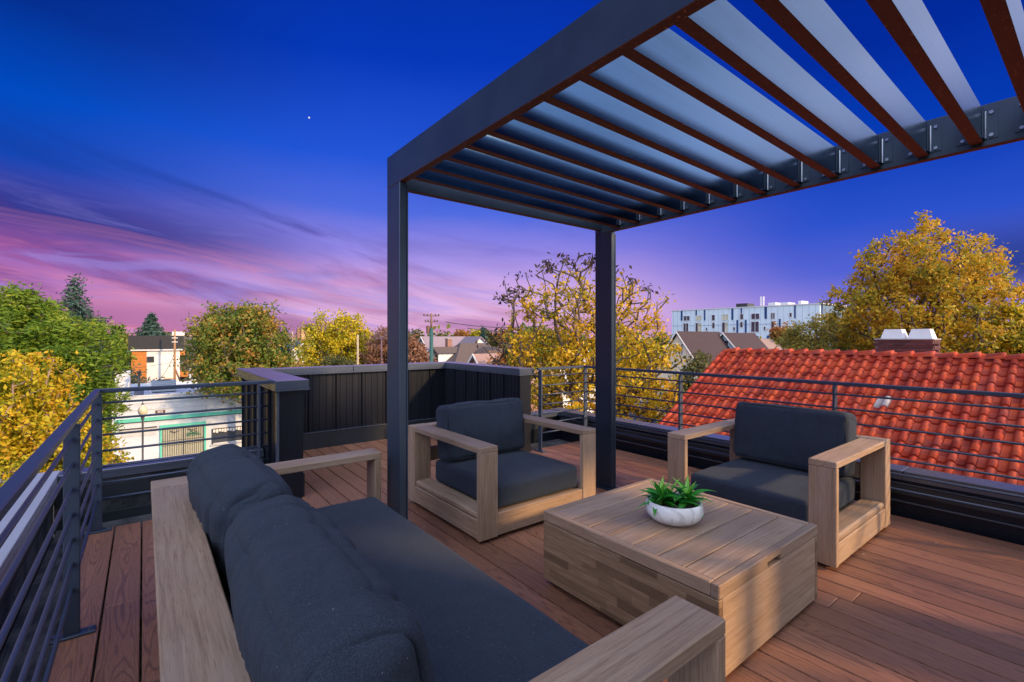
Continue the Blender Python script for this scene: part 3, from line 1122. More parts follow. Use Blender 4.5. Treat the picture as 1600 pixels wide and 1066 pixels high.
# armchair on the right
c2 = root('armchair', (3.88, 1.6, 0), 'teak club armchair with charcoal cushions on the right in front of the red roof', 'armchair', 'teak club armchairs')
teak_frame(c2, 0, 0, 1.165, 1.10, 0.155, Map('-x', 3.29, 1.035), '-x')
cushion('seat_cushion', 3.33, 4.23, 1.20, 2.035, 0.188, 0.372, c2, 0.035, crown=(0.006, 0.004, 0.014), n=26, wr=0.0025, seed=9, piping=(0.075,))
cushion('back_cushion', 4.02, 4.24, 1.20, 2.04, 0.38, 0.855, c2, 0.045, rot=(0, R(8), 0), crown=(0.03, 0.008, 0.006), n=40, wr=0.006, wr_axis=1, seed=12, pinch=0.0, piping='x')
# sofa
sf = root('sofa', (0.62, 1.9, 0), 'long teak sofa with dark blue-grey seat and two plump back cushions', 'sofa')
top, th = 0.662, 0.042
SY0, SY1, SX0, SX1 = 0.645, 3.13, 0.03, 1.235
for a0, a1 in ((SY0, SY0 + 0.155), (SY1 - 0.15, SY1)):
    bx('arm_board', SX0 + 0.161, SX1, a0, a1, top - th, top, wood_x, sf, 0.004)
    bx('front_leg', SX1 - 0.042, SX1, a0, a1, 0.025, top - th - .001, wood_z, sf, 0.004)
    bx('side_rail', SX0 + 0.16, SX1 - 0.043, a0 + .002, a1 - .002, 0.03, 0.21, wood_x, sf, 0.006)
    bx('rear_leg', SX0 + 0.03, SX0 + 0.15, a0, a1, 0.025, top - th - .001, wood_z, sf, 0.004)
    bx('foot', SX1 - 0.1, SX1 - 0.05, a0 + .04, a0 + .1, 0.0, 0.03, post_steel, sf)
    bx('foot', SX0 + 0.05, SX0 + 0.1, a0 + .04, a0 + .1, 0.0, 0.03, post_steel, sf)
bx('back_board', SX0, SX0 + 0.16, SY0, SY1 - 0.151, top - th, top, wood_y, sf, 0.004)
bx('back_board', SX0, SX0 + 0.16, SY1 - 0.15, SY1, top - th, top, wood_x, sf, 0.004)
bx('back_panel', SX0 + 0.06, SX0 + 0.10, SY0 + 0.156, SY1 - 0.151, 0.25, top - th - .001, wood_y, sf, 0.004)
bx('seat_base', SX0 + 0.10, SX1 - 0.06, SY0 + 0.156, SY1 - 0.151, 0.10, 0.20, wood_y, sf, 0.004)
bx('front_rail', SX1 - 0.058, SX1 - 0.01, SY0 + 0.156, SY1 - 0.151, 0.03, 0.205, wood_y, sf, 0.004)
cushion('seat_cushion', 0.20, 1.195, SY0 + 0.16, SY1 - 0.155, 0.205, 0.395, sf, 0.04, crown=(0.004, 0.004, 0.012), n=36, wr=0.0015, seed=21, piping=(0.07,))
cushion('back_cushion', 0.225, 0.475, 1.95, 2.86, 0.39, 0.865, sf, 0.085, rot=(0, R(-13), R(2.5)), crown=(0.045, 0.012, 0.022), n=110, wr=0.0125, wr_axis=1, seed=31, pinch=0.03)
cushion('back_cushion', 0.245, 0.50, 0.84, 1.87, 0.39, 0.86, sf, 0.085, rot=(0, R(-14), R(-1)), crown=(0.05, 0.012, 0.02), n=120, wr=0.0125, wr_axis=1, seed=44, pinch=0.03)

# ------------------------------------------------------------------ coffee table chest
tb = root('coffee_table', (2.33, 1.5, 0), 'square teak chest table with slatted lid and notch handle', 'table')
TX0, TX1, TY0, TY1, TZ = 1.82, 2.835, 0.98, 2.035, 0.42
bx('side_panel', TX0, TX0 + 0.03, TY0, TY1, 0.03, TZ - 0.062, staves, tb, 0.003)
bx('side_panel', TX1 - 0.03, TX1, TY0, TY1, 0.03, TZ - 0.062, staves, tb, 0.003)
bx('end_panel', TX0 + 0.031, TX1 - 0.031, TY0 + 0.001, TY0 + 0.031, 0.03, TZ - 0.062, wood_x, tb, 0.003)
bx('end_panel', TX0 + 0.031, TX1 - 0.031, TY1 - 0.031, TY1 - 0.001, 0.03, TZ - 0.062, wood_x, tb, 0.003)
bx('plinth', TX0 + 0.04, TX1 - 0.04, TY0 + 0.04, TY1 - 0.04, 0.0, 0.06, post_steel, tb)
FR = 0.038
nx0, nx1 = 2.25, 2.39
mb = MB()
mb.box(TX0, nx0, TY0 - .001, TY0 + FR, TZ - 0.058, TZ, 0.004)
mb.box(nx1, TX1, TY0 - .001, TY0 + FR, TZ - 0.058, TZ, 0.004)
mb.box(nx0 - .003, nx1 + .003, TY0, TY0 + FR - .001, TZ - 0.028, TZ - .0005, 0.0)
mb.box(nx0 - .003, nx1 + .003, TY0 + 0.024, TY0 + FR - .001, TZ - 0.057, TZ - .029, 0.0)
build('lid_frame', mb, wood_x, tb)
bx('lid_frame', TX0, TX1, TY1 - FR, TY1, TZ - 0.058, TZ, wood_x, tb, 0.004)
bx('lid_frame', TX0, TX0 + FR, TY0 + FR + .001, TY1 - FR - .001, TZ - 0.058, TZ, wood_y, tb, 0.004)
bx('lid_frame', TX1 - FR, TX1, TY0 + FR + .001, TY1 - FR - .001, TZ - 0.058, TZ, wood_y, tb, 0.004)
NS = 7
sw = (TY1 - TY0 - 2 * FR - 0.004) / NS
for k in range(NS):
    y = TY0 + FR + 0.002 + k * sw
    bx('slat', TX0 + FR + .004, TX1 - FR - .004, y + 0.003, y + sw - 0.003, TZ - 0.035, TZ - 0.003, wood_x, tb, 0.004)
bx('liner', TX0 + FR, TX1 - FR, TY0 + FR, TY1 - FR, TZ - 0.056, TZ - 0.040, post_steel, tb)

# ------------------------------------------------------------------ marbled bowl with a plant
BXc, BYc = 2.29, 1.49


def marble():
    m_, t, b = mat_new('white_marble')
    tcn = t.new('ShaderNodeTexCoord')
    o = tcn.outputs['Object']
    n = t.noise(o, 5, 3, 0.5, 1.0)
    vein = t.m('SUBTRACT', 1.0, t.m('MULTIPLY', t.m('ABSOLUTE', t.m('SUBTRACT', n, 0.5)), 16.0), clamp=True)
    n2 = t.smooth(t.noise(o, 5, 3, 0.6), 0.45, 0.7)
    c = t.mix(n2, (0.86, 0.86, 0.86, 1), (0.66, 0.67, 0.70, 1))
    c = t.mix(t.m('MULTIPLY', vein, 0.4), c, (0.25, 0.26, 0.30, 1))
    t.link(c, b.inputs['Base Color'])
    b.inputs['Roughness'].default_value = 0.35
    return m_


pl = root('potted_plant', (BXc, BYc, TZ), 'white marbled bowl with bushy green plant standing on the chest table', 'plant')
mb = MB()
prof = [(0.0, 0.0), (0.085, 0.0), (0.118, 0.012), (0.142, 0.036), (0.152, 0.062), (0.150, 0.088), (0.142, 0.110), (0.139, 0.113), (0.134, 0.110), (0.139, 0.085), (0.135, 0.07)]
mb.lathe(prof, 48)
mk('bowl', mb.mesh(marble(), True), (BXc, BYc, TZ - 0.0025), pl)
mb = MB()
mb.lathe([(0.136, 0.0), (0.08, 0.006), (0.0, 0.009)], 24)
mk('soil', mb.mesh(plain('potting_soil', (0.03, 0.027, 0.025), 0.95, 0, .4, 60, 0.8), True), (BXc, BYc, TZ + 0.082), pl)


def leaf_blade(L, wdt, bend, cup=0.25):
    v, f = [], []
    n = 7
    for i_ in range(n + 1):
        s = i_ / n
        w = wdt * (math.sin(math.pi * min(1, s * 0.93 + 0.07) ** 0.85)) ** 0.8 * (1 - s ** 5 * 0.9)
        a = bend * s
        xx = L * (math.sin(a) / bend if bend > 1e-3 else s) * 1.0
        zz = -L * (1 - math.cos(a)) / bend if bend > 1e-3 else 0
        for q in (-1, 0, 1):
            v.append((xx, q * w / 2, zz + abs(q) * w * cup))
    for i_ in range(n):
        for q in range(2):
            a = i_ * 3 + q
            f.append((a, a + 1, a + 4, a + 3))
    return v, f


def plant_leaf_mat(name, ca, cb):
    m_, t, b = mat_new(name)
    oi = t.new('ShaderNodeObjectInfo')
    tcn = t.new('ShaderNodeTexCoord')
    o = t.sep(tcn.outputs['Object'])
    c = t.mix(oi.outputs['Random'], ca, cb)
    c = t.mix(t.m('MULTIPLY', t.smooth(t.m('ABSOLUTE', o[1]), 0.003, 0.0005), 0.5), c, (0.3, 0.5, 0.14, 1))
    c = t.mix(t.smooth(o[0], 0.03, 0.0), c, (0.22, 0.36, 0.06, 1))
    t.link(c, b.inputs['Base Color'])
    b.inputs['Roughness'].default_value = 0.38
    b.inputs['Subsurface Weight'].default_value = 0.0
    out = [x_ for x_ in t.n if x_.type == 'OUTPUT_MATERIAL'][0]
    tr = t.new('ShaderNodeBsdfTranslucent')
    t.link(c, tr.inputs[0])
    mx = t.new('ShaderNodeMixShader')
    mx.inputs[0].default_value = 0.25
    t.link(b.outputs[0], mx.inputs[1])
    t.link(tr.outputs[0], mx.inputs[2])
    t.link(mx.outputs[0], out.inputs[0])
    return m_


pm_dark = plant_leaf_mat('plant_leaf', (0.012, 0.20, 0.02, 1), (0.06, 0.46, 0.03, 1))
pm_lite = plant_leaf_mat('plant_leaf_young', (0.22, 0.62, 0.05, 1), (0.36, 0.7, 0.1, 1))
leaf_variants = []
for L, wd_, bd in ((0.15, 0.036, 0.8), (0.17, 0.036, 1.1), (0.13, 0.036, 1.4), (0.16, 0.030, 0.5)):
    v, f = leaf_blade(L, wd_, bd)
    leaf_variants.append(mesh(v, f, pm_dark, True))
young = []
for L, wd_, bd in ((0.15, 0.034, 0.35), (0.14, 0.030, 0.2)):
    v, f = leaf_blade(L, wd_, bd)
    young.append(mesh(v, f, pm_lite, True))
prnd = random.Random(5)
for (hx_, hy_) in ((-0.062, 0.042), (0.062, -0.042), (-0.005, 0.02)):
    hub = Vector((BXc + hx_, BYc + hy_, TZ + 0.088))
    nlf = 30 if hx_ != -0.005 else 14
    for k in range(nlf):
        ring = k / nlf
        el_ = R(12 + 62 * ring + prnd.uniform(-8, 8))
        az_ = k * 2.399 + prnd.uniform(-.2, .2)
        me = leaf_variants[prnd.randrange(4)] if ring < 0.86 else young[prnd.randrange(2)]
        sc = (1.1 - 0.25 * ring) * prnd.uniform(0.8, 1.12)
        lf = mk('leaf', me, hub + Vector((0, 0, 0.035 * ring)), pl, rot=(prnd.uniform(-.3, .3), -el_, az_))
        lf.scale = (sc, sc, sc)
mb = MB()
for (hx_, hy_) in ((-0.062, 0.042), (0.062, -0.042)):
    mb.tube([(hx_, hy_, -0.01), (hx_, hy_, 0.05)], [0.012, 0.007], 8)
mk('stem', mb.mesh(plain('stem_green', (0.16, 0.28, 0.06), 0.6), True), (BXc, BYc, TZ + 0.09), pl)

# ------------------------------------------------------------------ unseen blockers added behind the seating to shade the deck
sh = root('shade_block', (0.9, -3.5, 0), 'unseen dark block with jutting screen, added behind the deck to shade it', 'building')  # made-up block that keeps the sun off the sofa
bx('wall', -1.2, 3.05, -5.5, -2.0, -0.3, 2.9, dark_wall, sh)
bx('shade_upper', -1.2, 3.05, -5.5, -2.05, 2.902, 4.75, panel_metal, sh, 0.01)
bx('shade_screen', 3.052, 7.0, -2.5, -2.08, 2.902, 4.75, panel_metal, sh, 0.01)  # added to shade the far deck and the pergola blades
bx('roof', -1.35, 3.2, -5.6, -1.9, 4.752, 4.9, cap_metal, sh)
bx('door', 0.2, 1.15, -1.998, -1.96, 0.02, 2.1, panel_metal, sh, 0.004)
pr = root('shade_pier', (4.35, -2.35, 0), 'unseen metal-clad column added to cast a shadow band on the deck', 'shade_pier')  # added column, lays a shadow band over deck and table
bx('shaft', 4.13, 4.56, -2.6, -2.1, -0.3, 2.84, panel_metal, pr, 0.004)
bx('cap', 4.08, 4.61, -2.65, -2.05, 2.842, 2.898, cap_metal, pr, 0.004)

# ------------------------------------------------------------------ red tiled house next door
th_ = root('tiled_house', (12.0, 2.5, GZ), 'neighbouring house with red barrel-tile roof and brick chimney, right of the deck', 'house')
RX, RZ = 14.2, 0.93
EX = 7.6
YG = 7.45                        # gable end
YS = -4.0
stucco = plain('cream_stucco', (0.45, 0.38, 0.30), 0.9, 0, 0.15, 2)
ez = RZ - 0.57 * (RX - EX)
mb = MB()
mb.box(EX + 0.5, 2 * RX - EX - .5, YS + .3, YG - 0.35, GZ, ez - 0.1)
mb.prism([(EX + 0.5, ez - 0.1), (RX, RZ - 0.28), (2 * RX - EX - .5, ez - 0.1)], 1, YS + .3, YG - 0.35)
build('wall', mb, stucco, th_)
mb = MB()
mb.prism([(EX, ez - 0.16), (EX, ez - 0.05), (RX, RZ - 0.05), (2 * RX - EX, ez - 0.05), (2 * RX - EX, ez - 0.16), (RX, RZ - 0.17)], 1, YS, YG - 0.02)
build('roof_deck', mb, plain('roof_underlay', (0.12, 0.06, 0.05), 0.9), th_)


def s_tile():
    """one S-tile lying in local (x up-slope, y across, z normal): pan and barrel, lifted at its lower end"""
    L = TILE_E + 0.05
    Wd = TILE_W
    prof = []
    n = 6
    for k_ in range(n + 1):              # barrel
        a = math.pi * k_ / n
        prof.append((Wd * 0.30 - Wd * 0.27 * math.cos(a), 0.075 * math.sin(a) + 0.008))
    for k_ in range(1, 5):               # pan
        s = k_ / 4
        prof.append((Wd * 0.57 + (Wd * 0.46) * s, 0.008 - 0.012 * math.sin(math.pi * s)))
    v, f = [], []
    m_ = len(prof)
    T_ = 0.014
    for (xx, lift) in ((0.0, 0.042), (L, 0.0)):
        for y_, z_ in prof:
            v.append((xx, y_, z_ + lift))
    for y_, z_ in prof:
        v.append((0.0, y_, z_ - 0.004))
    for k_ in range(m_ - 1):
        f.append((k_ + 1, k_, m_ + k_, m_ + k_ + 1))
        f.append((k_, k_ + 1, 2 * m_ + k_ + 1, 2 * m_ + k_))
    return v, f


tv, tf = s_tile()
tile_me = mesh(tv, tf, tilem, True)
tile_me.polygons.foreach_set('use_smooth', [True, False] * (len(tf) // 2))
tile_me_pale = mesh(tv, tf, tile_pale, True)
cr, sr = math.cos(RSL), math.sin(RSL)
cells = []
rows = int((RX - EX) / cr / TILE_E)
for r_ in range(rows):
    s = (rows - r_) * TILE_E - 0.08         # distance down from the ridge of the tile's lower end
    xx = RX - (s) * cr
    zz = RZ - (s) * sr
    k0 = int((YG - YS) / TILE_W)
    for c_ in range(k0):
        yy = YG - TILE_W - c_ * TILE_W
        dcam = (xx * FS + yy * FC)
        lat = (xx * FC - yy * FS)
        vis = dcam > 1 and abs(lat / dcam) < 1.12
        pyy = 527 + 737 * (EYE - zz) / max(dcam, .1)
        capy = 527 + 737 * (EYE - 0.345) / ((5.0) / max(1e-3, (FS + lat / max(dcam, .1) * FC)))   # coping hides below
        vis = vis and pyy < capy + 12
        cells.append((vis, dcam, xx, yy, zz, r_, c_))
vis_cells = sorted([c for c in cells if c[0]], key=lambda c: c[1])
single = set((c[5], c[6]) for c in vis_cells[:300])
trnd = random.Random(3)
rest = MB()
pale = (None, None)
best = 1e9
for c in vis_cells:                       # the pale replacement tile seen right of the armchair
    dd = c[1]
    px_ = 800 + 737 * (c[2] * FC - (c[3] + .1) * FS) / dd
    py_ = 527 + 737 * (EYE - c[4]) / dd
    e = abs(px_ - 1374) + abs(py_ - 640)
    if e < best:
        best, pale = e, (c[5], c[6])
tile_rot = Euler((0, -RSL, 0))
trm = tile_rot.to_matrix()
for vis, dd, xx, yy, zz, r_, c_ in cells:
    jit = Euler((trnd.uniform(-.02, .02), -RSL + trnd.uniform(-.014, .014), trnd.uniform(-.014, .014)))
    loc = Vector((xx + trnd.uniform(-.006, .006), yy, zz))
    if (r_, c_) in single or (r_, c_) == pale:
        o = mk('roof_tile', tile_me_pale if (r_, c_) == pale else tile_me, loc, th_, rot=jit,
               label='pale replacement roof tile among the red ones' if (r_, c_) == pale else None)
    else:
        mt = jit.to_matrix()
        rest.add([mt @ Vector(p) + loc for p in tv], tf)
me = rest.mesh(tilem, True)
mk('roof_tiles', me, (0, 0, 0), th_, kind='stuff')
# far slope tiles as one sheet (never faces the deck)
mb = MB()
mb.prism([(RX, RZ - 0.04), (RX, RZ + 0.02), (2 * RX - EX, ez + 0.02), (2 * RX - EX, ez - 0.04)], 1, YS, YG)
build('far_slope', mb, tilem, th_)
# ridge caps
mb = MB()
mb.box(RX - 0.09, RX + 0.09, YS, YG, RZ - 0.06, RZ + 0.02)
build('ridge_mortar', mb, tilem, th_)
rc_v, rc_f = [], []
nn = 9
for (yy, rr_, zz) in ((0.0, 0.15, 0.02), (0.06, 0.145, 0.014), (0.43, 0.105, -0.012)):
    for k in range(nn):
        a = math.pi * k / (nn - 1)
        rc_v.append((rr_ * math.cos(a), yy, rr_ * 0.85 * math.sin(a) + zz))
for j in range(2):
    for k in range(nn - 1):
        rc_f.append((j * nn + k, j * nn + k + 1, (j + 1) * nn + k + 1, (j + 1) * nn + k))
for k in range(nn - 1):
    pass
rc_v.append((0, 0.0, -0.01))
for k in range(nn - 1):
    rc_f.append((k + 1, k, 3 * nn))
rc_me = mesh(rc_v, rc_f, tilem, True)
y = YG - 0.41
k = 0
while y > YS:
    mk('ridge_tile', rc_me, (RX, y, RZ + 0.03 + trnd.uniform(-.006, .006)), th_, rot=(0, 0, trnd.uniform(-.02, .02)))
    y -= 0.375
# barge tiles down the gable edge
bt = MB()
for r_ in range(rows):
    s = (rows - r_) * TILE_E
    p0 = Vector((RX - s * cr, YG + .02, RZ - s * sr + 0.03))
    p1 = Vector((RX - (s - TILE_E - .04) * cr, YG + .02, RZ - (s - TILE_E - .04) * sr + 0.01))
    bt.tube([p0, p1], [0.10, 0.085], 10)
build('barge_tile', bt, tilem, th_, True)
# chimney
chx0, chx1, chy0, chy1 = 14.75, 15.45, 2.66, 3.80
ch_core = bx('chimney', chx0 + .015, chx1 - .015, chy0 + .015, chy1 - .015, 0.2, 1.345, mortar, th_)
bl, bh, bd_ = 0.215, 0.07, 0.10
bme_x = mesh(*box_data(bd_, bl - .012, bh - .012, 0.004), brick_red)
bme_y = mesh(*box_data(bl - .012, bd_, bh - .012, 0.004), brick_red)
for r_ in range(8):
    z = 1.345 - bh / 2 - r_ * bh
    off = (bl / 2) * (r_ % 2)
    y = chy0 + .11 - off * 0.999
    n_ = 0
    while y < chy1 - 0.05:
        if y > chy0 + 0.0:
            mk('brick', bme_x, (chx0 + bd_ / 2 + trnd.uniform(-.003, .002), y + (0 if n_ else 0), z), ch_core)
        y += bl
        n_ += 1
    x = chx0 + .11 + bl / 2 - off
    while x < chx1 - 0.05:
        mk('brick', bme_y, (x, chy0 + bd_ / 2 - .004 + trnd.uniform(-.003, .002), z), ch_core)
        x += bl
bx('crown', chx0 - 0.02, chx1 + .02, chy0 - 0.02, chy1 + .02, 1.347, 1.385, plain('chimney_crown', (0.35, 0.31, 0.30), 0.9), ch_core, 0.01)
for yc in (3.47, 2.93):
    v = []
    for z, hy, hx_ in ((1.386, 0.235, 0.25), (1.62, 0.17, 0.18)):
        for a, c in ((-1, -1), (1, -1), (1, 1), (-1, 1)):
            v.append((15.1 + a * hx_, yc + c * hy, z))
    f = [(0, 1, 5, 4), (1, 2, 6, 5), (2, 3, 7, 6), (3, 0, 4, 7), (4, 5, 6, 7), (3, 2, 1, 0)]
    me = mesh([Vector(p) - Vector((15.1, yc, 1.5)) for p in v], f, pot_white)
    mk('chimney_pot', me, (15.1, yc, 1.5), ch_core)

# ------------------------------------------------------------------ white shop across the street
def wall_brick_mat(name, col, mort, sc=1.0):
    m_, t, b = mat_new(name)
    tcn = t.new('ShaderNodeTexCoord')
    o = t.sep(tcn.outputs['Object'])
    br = t.new('ShaderNodeTexBrick')
    t.link(t.comb(t.m('ADD', o[0], o[1]), o[2], 0.0), br.inputs['Vector'])
    br.inputs['Color1'].default_value = col + (1,)
    br.inputs['Color2'].default_value = tuple(x * 0.85 for x in col) + (1,)
    br.inputs['Mortar'].default_value = mort + (1,)
    br.inputs['Scale'].default_value = 1.0 / sc
    br.inputs['Brick Width'].default_value = 0.22
    br.inputs['Row Height'].default_value = 0.075
    br.inputs['Mortar Size'].default_value = 0.01
    n = t.noise(tcn.outputs['Object'], 1.3, 6, 0.65)
    c = t.mix(t.m('MULTIPLY', t.smooth(n, 0.5, 0.8), 0.4), br.outputs[0], tuple(x * 0.6 for x in col))
    t.link(c, b.inputs['Base Color'])
    b.inputs['Roughness'].default_value = 0.85
    return m_


white_brick = wall_brick_mat('white_painted_brick', (0.62, 0.68, 0.76), (0.46, 0.50, 0.56))
mint = plain('mint_trim', (0.10, 0.50, 0.40), 0.7, 0, 0.2, 2)
glass_dk = plain('dark_glass', (0.045, 0.055, 0.075), 0.12, 0, 0.3, 1.0, 0, 0.9)
glass_curtain = plain('curtained_glass', (0.45, 0.45, 0.36), 0.4, 0, 0.3, 3)
roof_white = plain('white_membrane', (0.42, 0.46, 0.58), 0.7, 0, 0.3, 0.4)
black_iron = plain('black_iron', (0.03, 0.035, 0.04), 0.5)
YW = 50.6
ws = root('white_shop', (6.0, 55, GZ), 'single-storey white painted brick shop with mint band across the street', 'shop')
mb = MB()
ZP = -3.58
mb.box(-2.05, 17.5, YW, YW + 0.3, GZ, ZP)
mb.box(-2.05, -1.75, YW + .3, YW + 15, GZ, ZP - .05)
mb.box(17.2, 17.5, YW + .3, YW + 15, GZ, ZP - .05)
mb.box(-1.75, 17.2, YW + 14.7, YW + 15, GZ, ZP - .05)
build('wall', mb, white_brick, ws)
bx('roof', -1.75, 17.2, YW + .3, YW + 14.7, ZP - 0.5, ZP - 0.35, roof_white, ws)
bx('parapet_cap', -2.1, 17.55, YW - .05, YW + .34, ZP + .002, ZP + 0.07, pot_white, ws)


def ztarget(px, py, yplane):
    t = (px - 800) / 737
    dd = yplane / (FC - t * FS)
    return dd * (FS + t * FC), EYE - (py - 527) * dd / 737


def fb(name, px0, px1, py0, py1, mat, par, yplane=YW, d0=-0.06, d1=0.0, b=0.0, pyc=None):
    """a box on the shop's front between two photographed columns; heights taken at the left end"""
    x0, zt = ztarget(px0, py0, yplane)
    x1, _ = ztarget(px1, py0, yplane)
    _, zb = ztarget(px0, py1, yplane)
    return bx(name, x0, x1, yplane + d0, yplane + d1, zb, zt, mat, par, b)


fb('trim_band', 180, 520, 656.5, 662, mint, ws, d0=-0.14)
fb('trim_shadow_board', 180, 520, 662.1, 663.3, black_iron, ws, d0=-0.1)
# thin raised border of the sign panel
x0, z1 = ztarget(187, 643, YW)
x1, _ = ztarget(322, 643, YW)
z0 = z1 - 0.9
for q in ((x0, x1, z1 - .05, z1), (x0, x0 + .05, z0, z1 - .051), (x1 - .05, x1, z0, z1 - .051)):
    bx('panel_border', q[0], q[1], YW - .03, YW, q[2], q[3], plain('grey_border', (0.5, 0.5, 0.52), 0.8) if 'grey_border' not in MATS else MATS['grey_border'], ws)
# upper ledge lines
fb('ledge', 176, 520, 633, 633.8, MATS['grey_border'], ws, d0=-0.05)
# house number
def text_obj(name, body, size, loc, rot, mat, par, ext=0.01):
    cu = bpy.data.curves.new(name, 'FONT')
    cu.body = body
    cu.size = size
    cu.extrude = ext
    cu.align_x = 'CENTER'
    cu.align_y = 'CENTER'
    cu.materials.append(mat)
    tmp = bpy.data.objects.new('tmp_text', cu)
    COL.objects.link(tmp)
    bpy.context.view_layer.update()
    me_ = bpy.data.meshes.new_from_object(tmp.evaluated_get(bpy.context.evaluated_depsgraph_get()))
    bpy.data.objects.remove(tmp)
    o = bpy.data.objects.new(name, me_)
    COL.objects.link(o)
    o.parent = par
    pw, _ = WPOS[par]
    o.location = Vector(loc) - pw
    o.rotation_euler = rot
    return o


nx, nz = ztarget(250.5, 643.5, YW)
npl = bx('number_board', nx - .34, nx + .34, YW - .04, YW, nz - .14, nz + .14, plain('number_red', (0.10, 0.05, 0.045), 0.7), ws)
text_obj('number', '808', 0.27, (nx, YW - 0.055, nz), (R(90), 0, 0), pot_white, npl)
# double door with security bars
x0, zt = ztarget(253, 668.5, YW)
x1, _ = ztarget(319, 668.5, YW)
dr = bx('door', x0, x1, YW - 0.01, YW + .02, GZ + .13, zt, glass_curtain, ws)
mb = MB()
mb.box(x0 - .14, x0, YW - .12, YW - .011, GZ + .13, zt + .22)
mb.box(x1, x1 + .14, YW - .12, YW - .011, GZ + .13, zt + .22)
mb.box(x0, x1, YW - .12, YW - .011, zt, zt + .22)
build('frame', mb, mint, dr)
mb = MB()
nb = 19
for k in range(nb):
    xx = x0 + (x1 - x0) * (k + .5) / nb
    w_ = 0.035 if k == nb // 2 else 0.014
    mb.box(xx - w_, xx + w_, YW - .08, YW - .05, GZ + .2, zt - .03)
for q in (zt - .06, zt - 1.2, zt - 1.6):
    mb.box(x0, x1, YW - .09, YW - .081, q, q + .03)
for cx_, cz_ in ((x0 + .9, zt - .35), (x1 - .9, zt - .3)):
    mb.tube([(cx_ - .3, YW - .1, cz_), (cx_, YW - .1, cz_ - .16), (cx_ + .3, YW - .1, cz_)], 0.035, 6)
build('security_bars', mb, black_iron, dr)
mb = MB()
cx_, cz_ = (x0 + x1) / 2 + .75, zt - .75
for k in range(7):
    a = k * .9
    mb.tube([(cx_, YW - .1, cz_), (cx_ + .28 * math.cos(a) * (1 + .3 * k % 2), YW - .1, cz_ + .18 * math.sin(a)), (cx_ + .45 * math.cos(a + .4), YW - .1, cz_ + .22 * math.sin(a + .4))], 0.03, 5)
build('ironwork_leaf', mb, plain('green_iron', (0.02, 0.16, 0.09), 0.6), dr)
lw = fb('vent_window', 190, 244, 673, 684, MATS['grey_border'], ws, d0=-0.05)
fb('sill', 188, 245.5, 671.3, 672.9, black_iron, ws, d0=-0.1)
x0, zt = ztarget(333, 671, YW)
x1, _ = ztarget(392, 671, YW)
wd = bx('window', x0, x1, YW - .03, YW + .0, zt - 1.25, zt, glass_dk, ws)
mb = MB()
mb.box(x0 - .1, x0, YW - .1, YW - .031, zt - 1.35, zt + .05)
mb.box(x1, x1 + .1, YW - .1, YW - .031, zt - 1.35, zt + .05)
mb.box(x0, x1, YW - .1, YW - .031, zt, zt + .06)
mb.box((x0 + x1) / 2 - .04, (x0 + x1) / 2 + .04, YW - .08, YW - .031, zt - 1.25, zt)
build('frame', mb, black_iron, wd)
bx('sill', x0 - .2, x1 + .2, YW - .2, YW - .031, zt - 1.45, zt - 1.36, MATS['grey_border'], wd)
mb = MB()
for k in range(14):
    xx = x0 + (x1 - x0) * k / 14
    mb.box(xx, xx + .17, YW - .09, YW - .032, zt - .28 - .06 * math.sin(k * 2.1), zt - .02)
build('valance', mb, pot_white, wd)
# roof-top units
hv_m = plain('hvac_paint', (0.62, 0.64, 0.66), 0.6, 0, 0.15, 2)
hv_b = plain('hvac_blue_grey', (0.33, 0.38, 0.44), 0.6, 0, 0.15, 2)


def hvac(px, dist, w, dpt, h, z0, mt, label):
    p = P(px, dist, z0)
    r_ = root('rooftop_unit', (p.x, p.y, z0), label, 'air unit')
    bx('cabinet', p.x - w / 2, p.x + w / 2, p.y - dpt / 2, p.y + dpt / 2, z0 + .1, z0 + h, mt, r_, 0.02)
    bx('curb', p.x - w / 2 + .06, p.x + w / 2 - .06, p.y - dpt / 2 + .06, p.y + dpt / 2 - .06, z0, z0 + .1, black_iron, r_)
    mb_ = MB()
    for k_ in range(5):
        zz_ = z0 + .2 + (h - .35) * k_ / 5
        mb_.box(p.x - w / 2 + .1, p.x + w / 2 - .1, p.y - dpt / 2 - .015, p.y - dpt / 2 - .001, zz_, zz_ + .06)
    build('louvre', mb_, MATS['grey_border'], r_)
    mb_ = MB()
    mb_.lathe([(0.0, 0.06), (w * .3, 0.05), (w * .32, 0.0)], 14, p.x, p.y, z0 + h + .001)
    build('fan_guard', mb_, black_iron, r_)


ZR = ZP - 0.35
hvac(192, 44, 1.1, 1.2, 2.2, ZR, hv_m, 'tall white rooftop unit at the left end of the white shop roof')
hvac(256, 46, 1.9, 1.2, 1.15, ZR, hv_b, 'blue-grey rooftop unit in the middle of the white shop roof')
hvac(345, 51, 1.7, 1.1, 0.95, ZR, hv_m, 'low white rooftop unit at the right end of the white shop roof')
hvac(310, 58, 1.9, 1.1, 1.6, ZR, hv_m, 'white rooftop box set back under the orange-green tree')
p = P(217, 43, ZR)
vs = root('vent_stack', tuple(p), 'dark roof vent stack between two thin white pipes', 'vent')
mb = MB(); mb.tube([p, p + Vector((0, 0, 2.0))], .09, 8); build('flue', mb, black_iron, vs, True)
mb = MB(); mb.lathe([(0.0, .5), (.16, .45), (.17, .3), (.09, .2)], 10, p.x, p.y, p.z + 1.8); build('cowl', mb, black_iron, vs)
bx('box', p.x - .35, p.x + .35, p.y - .3, p.y + .3, p.z, p.z + .62, plain('navy_box', (0.03, 0.05, 0.12), .5), vs)
for sx_ in (-.75, .85):
    mb = MB(); mb.tube([p + Vector((sx_, .2, 0)), p + Vector((sx_, .2, 1.25))], .04, 6); build('pipe', mb, pot_white, vs)

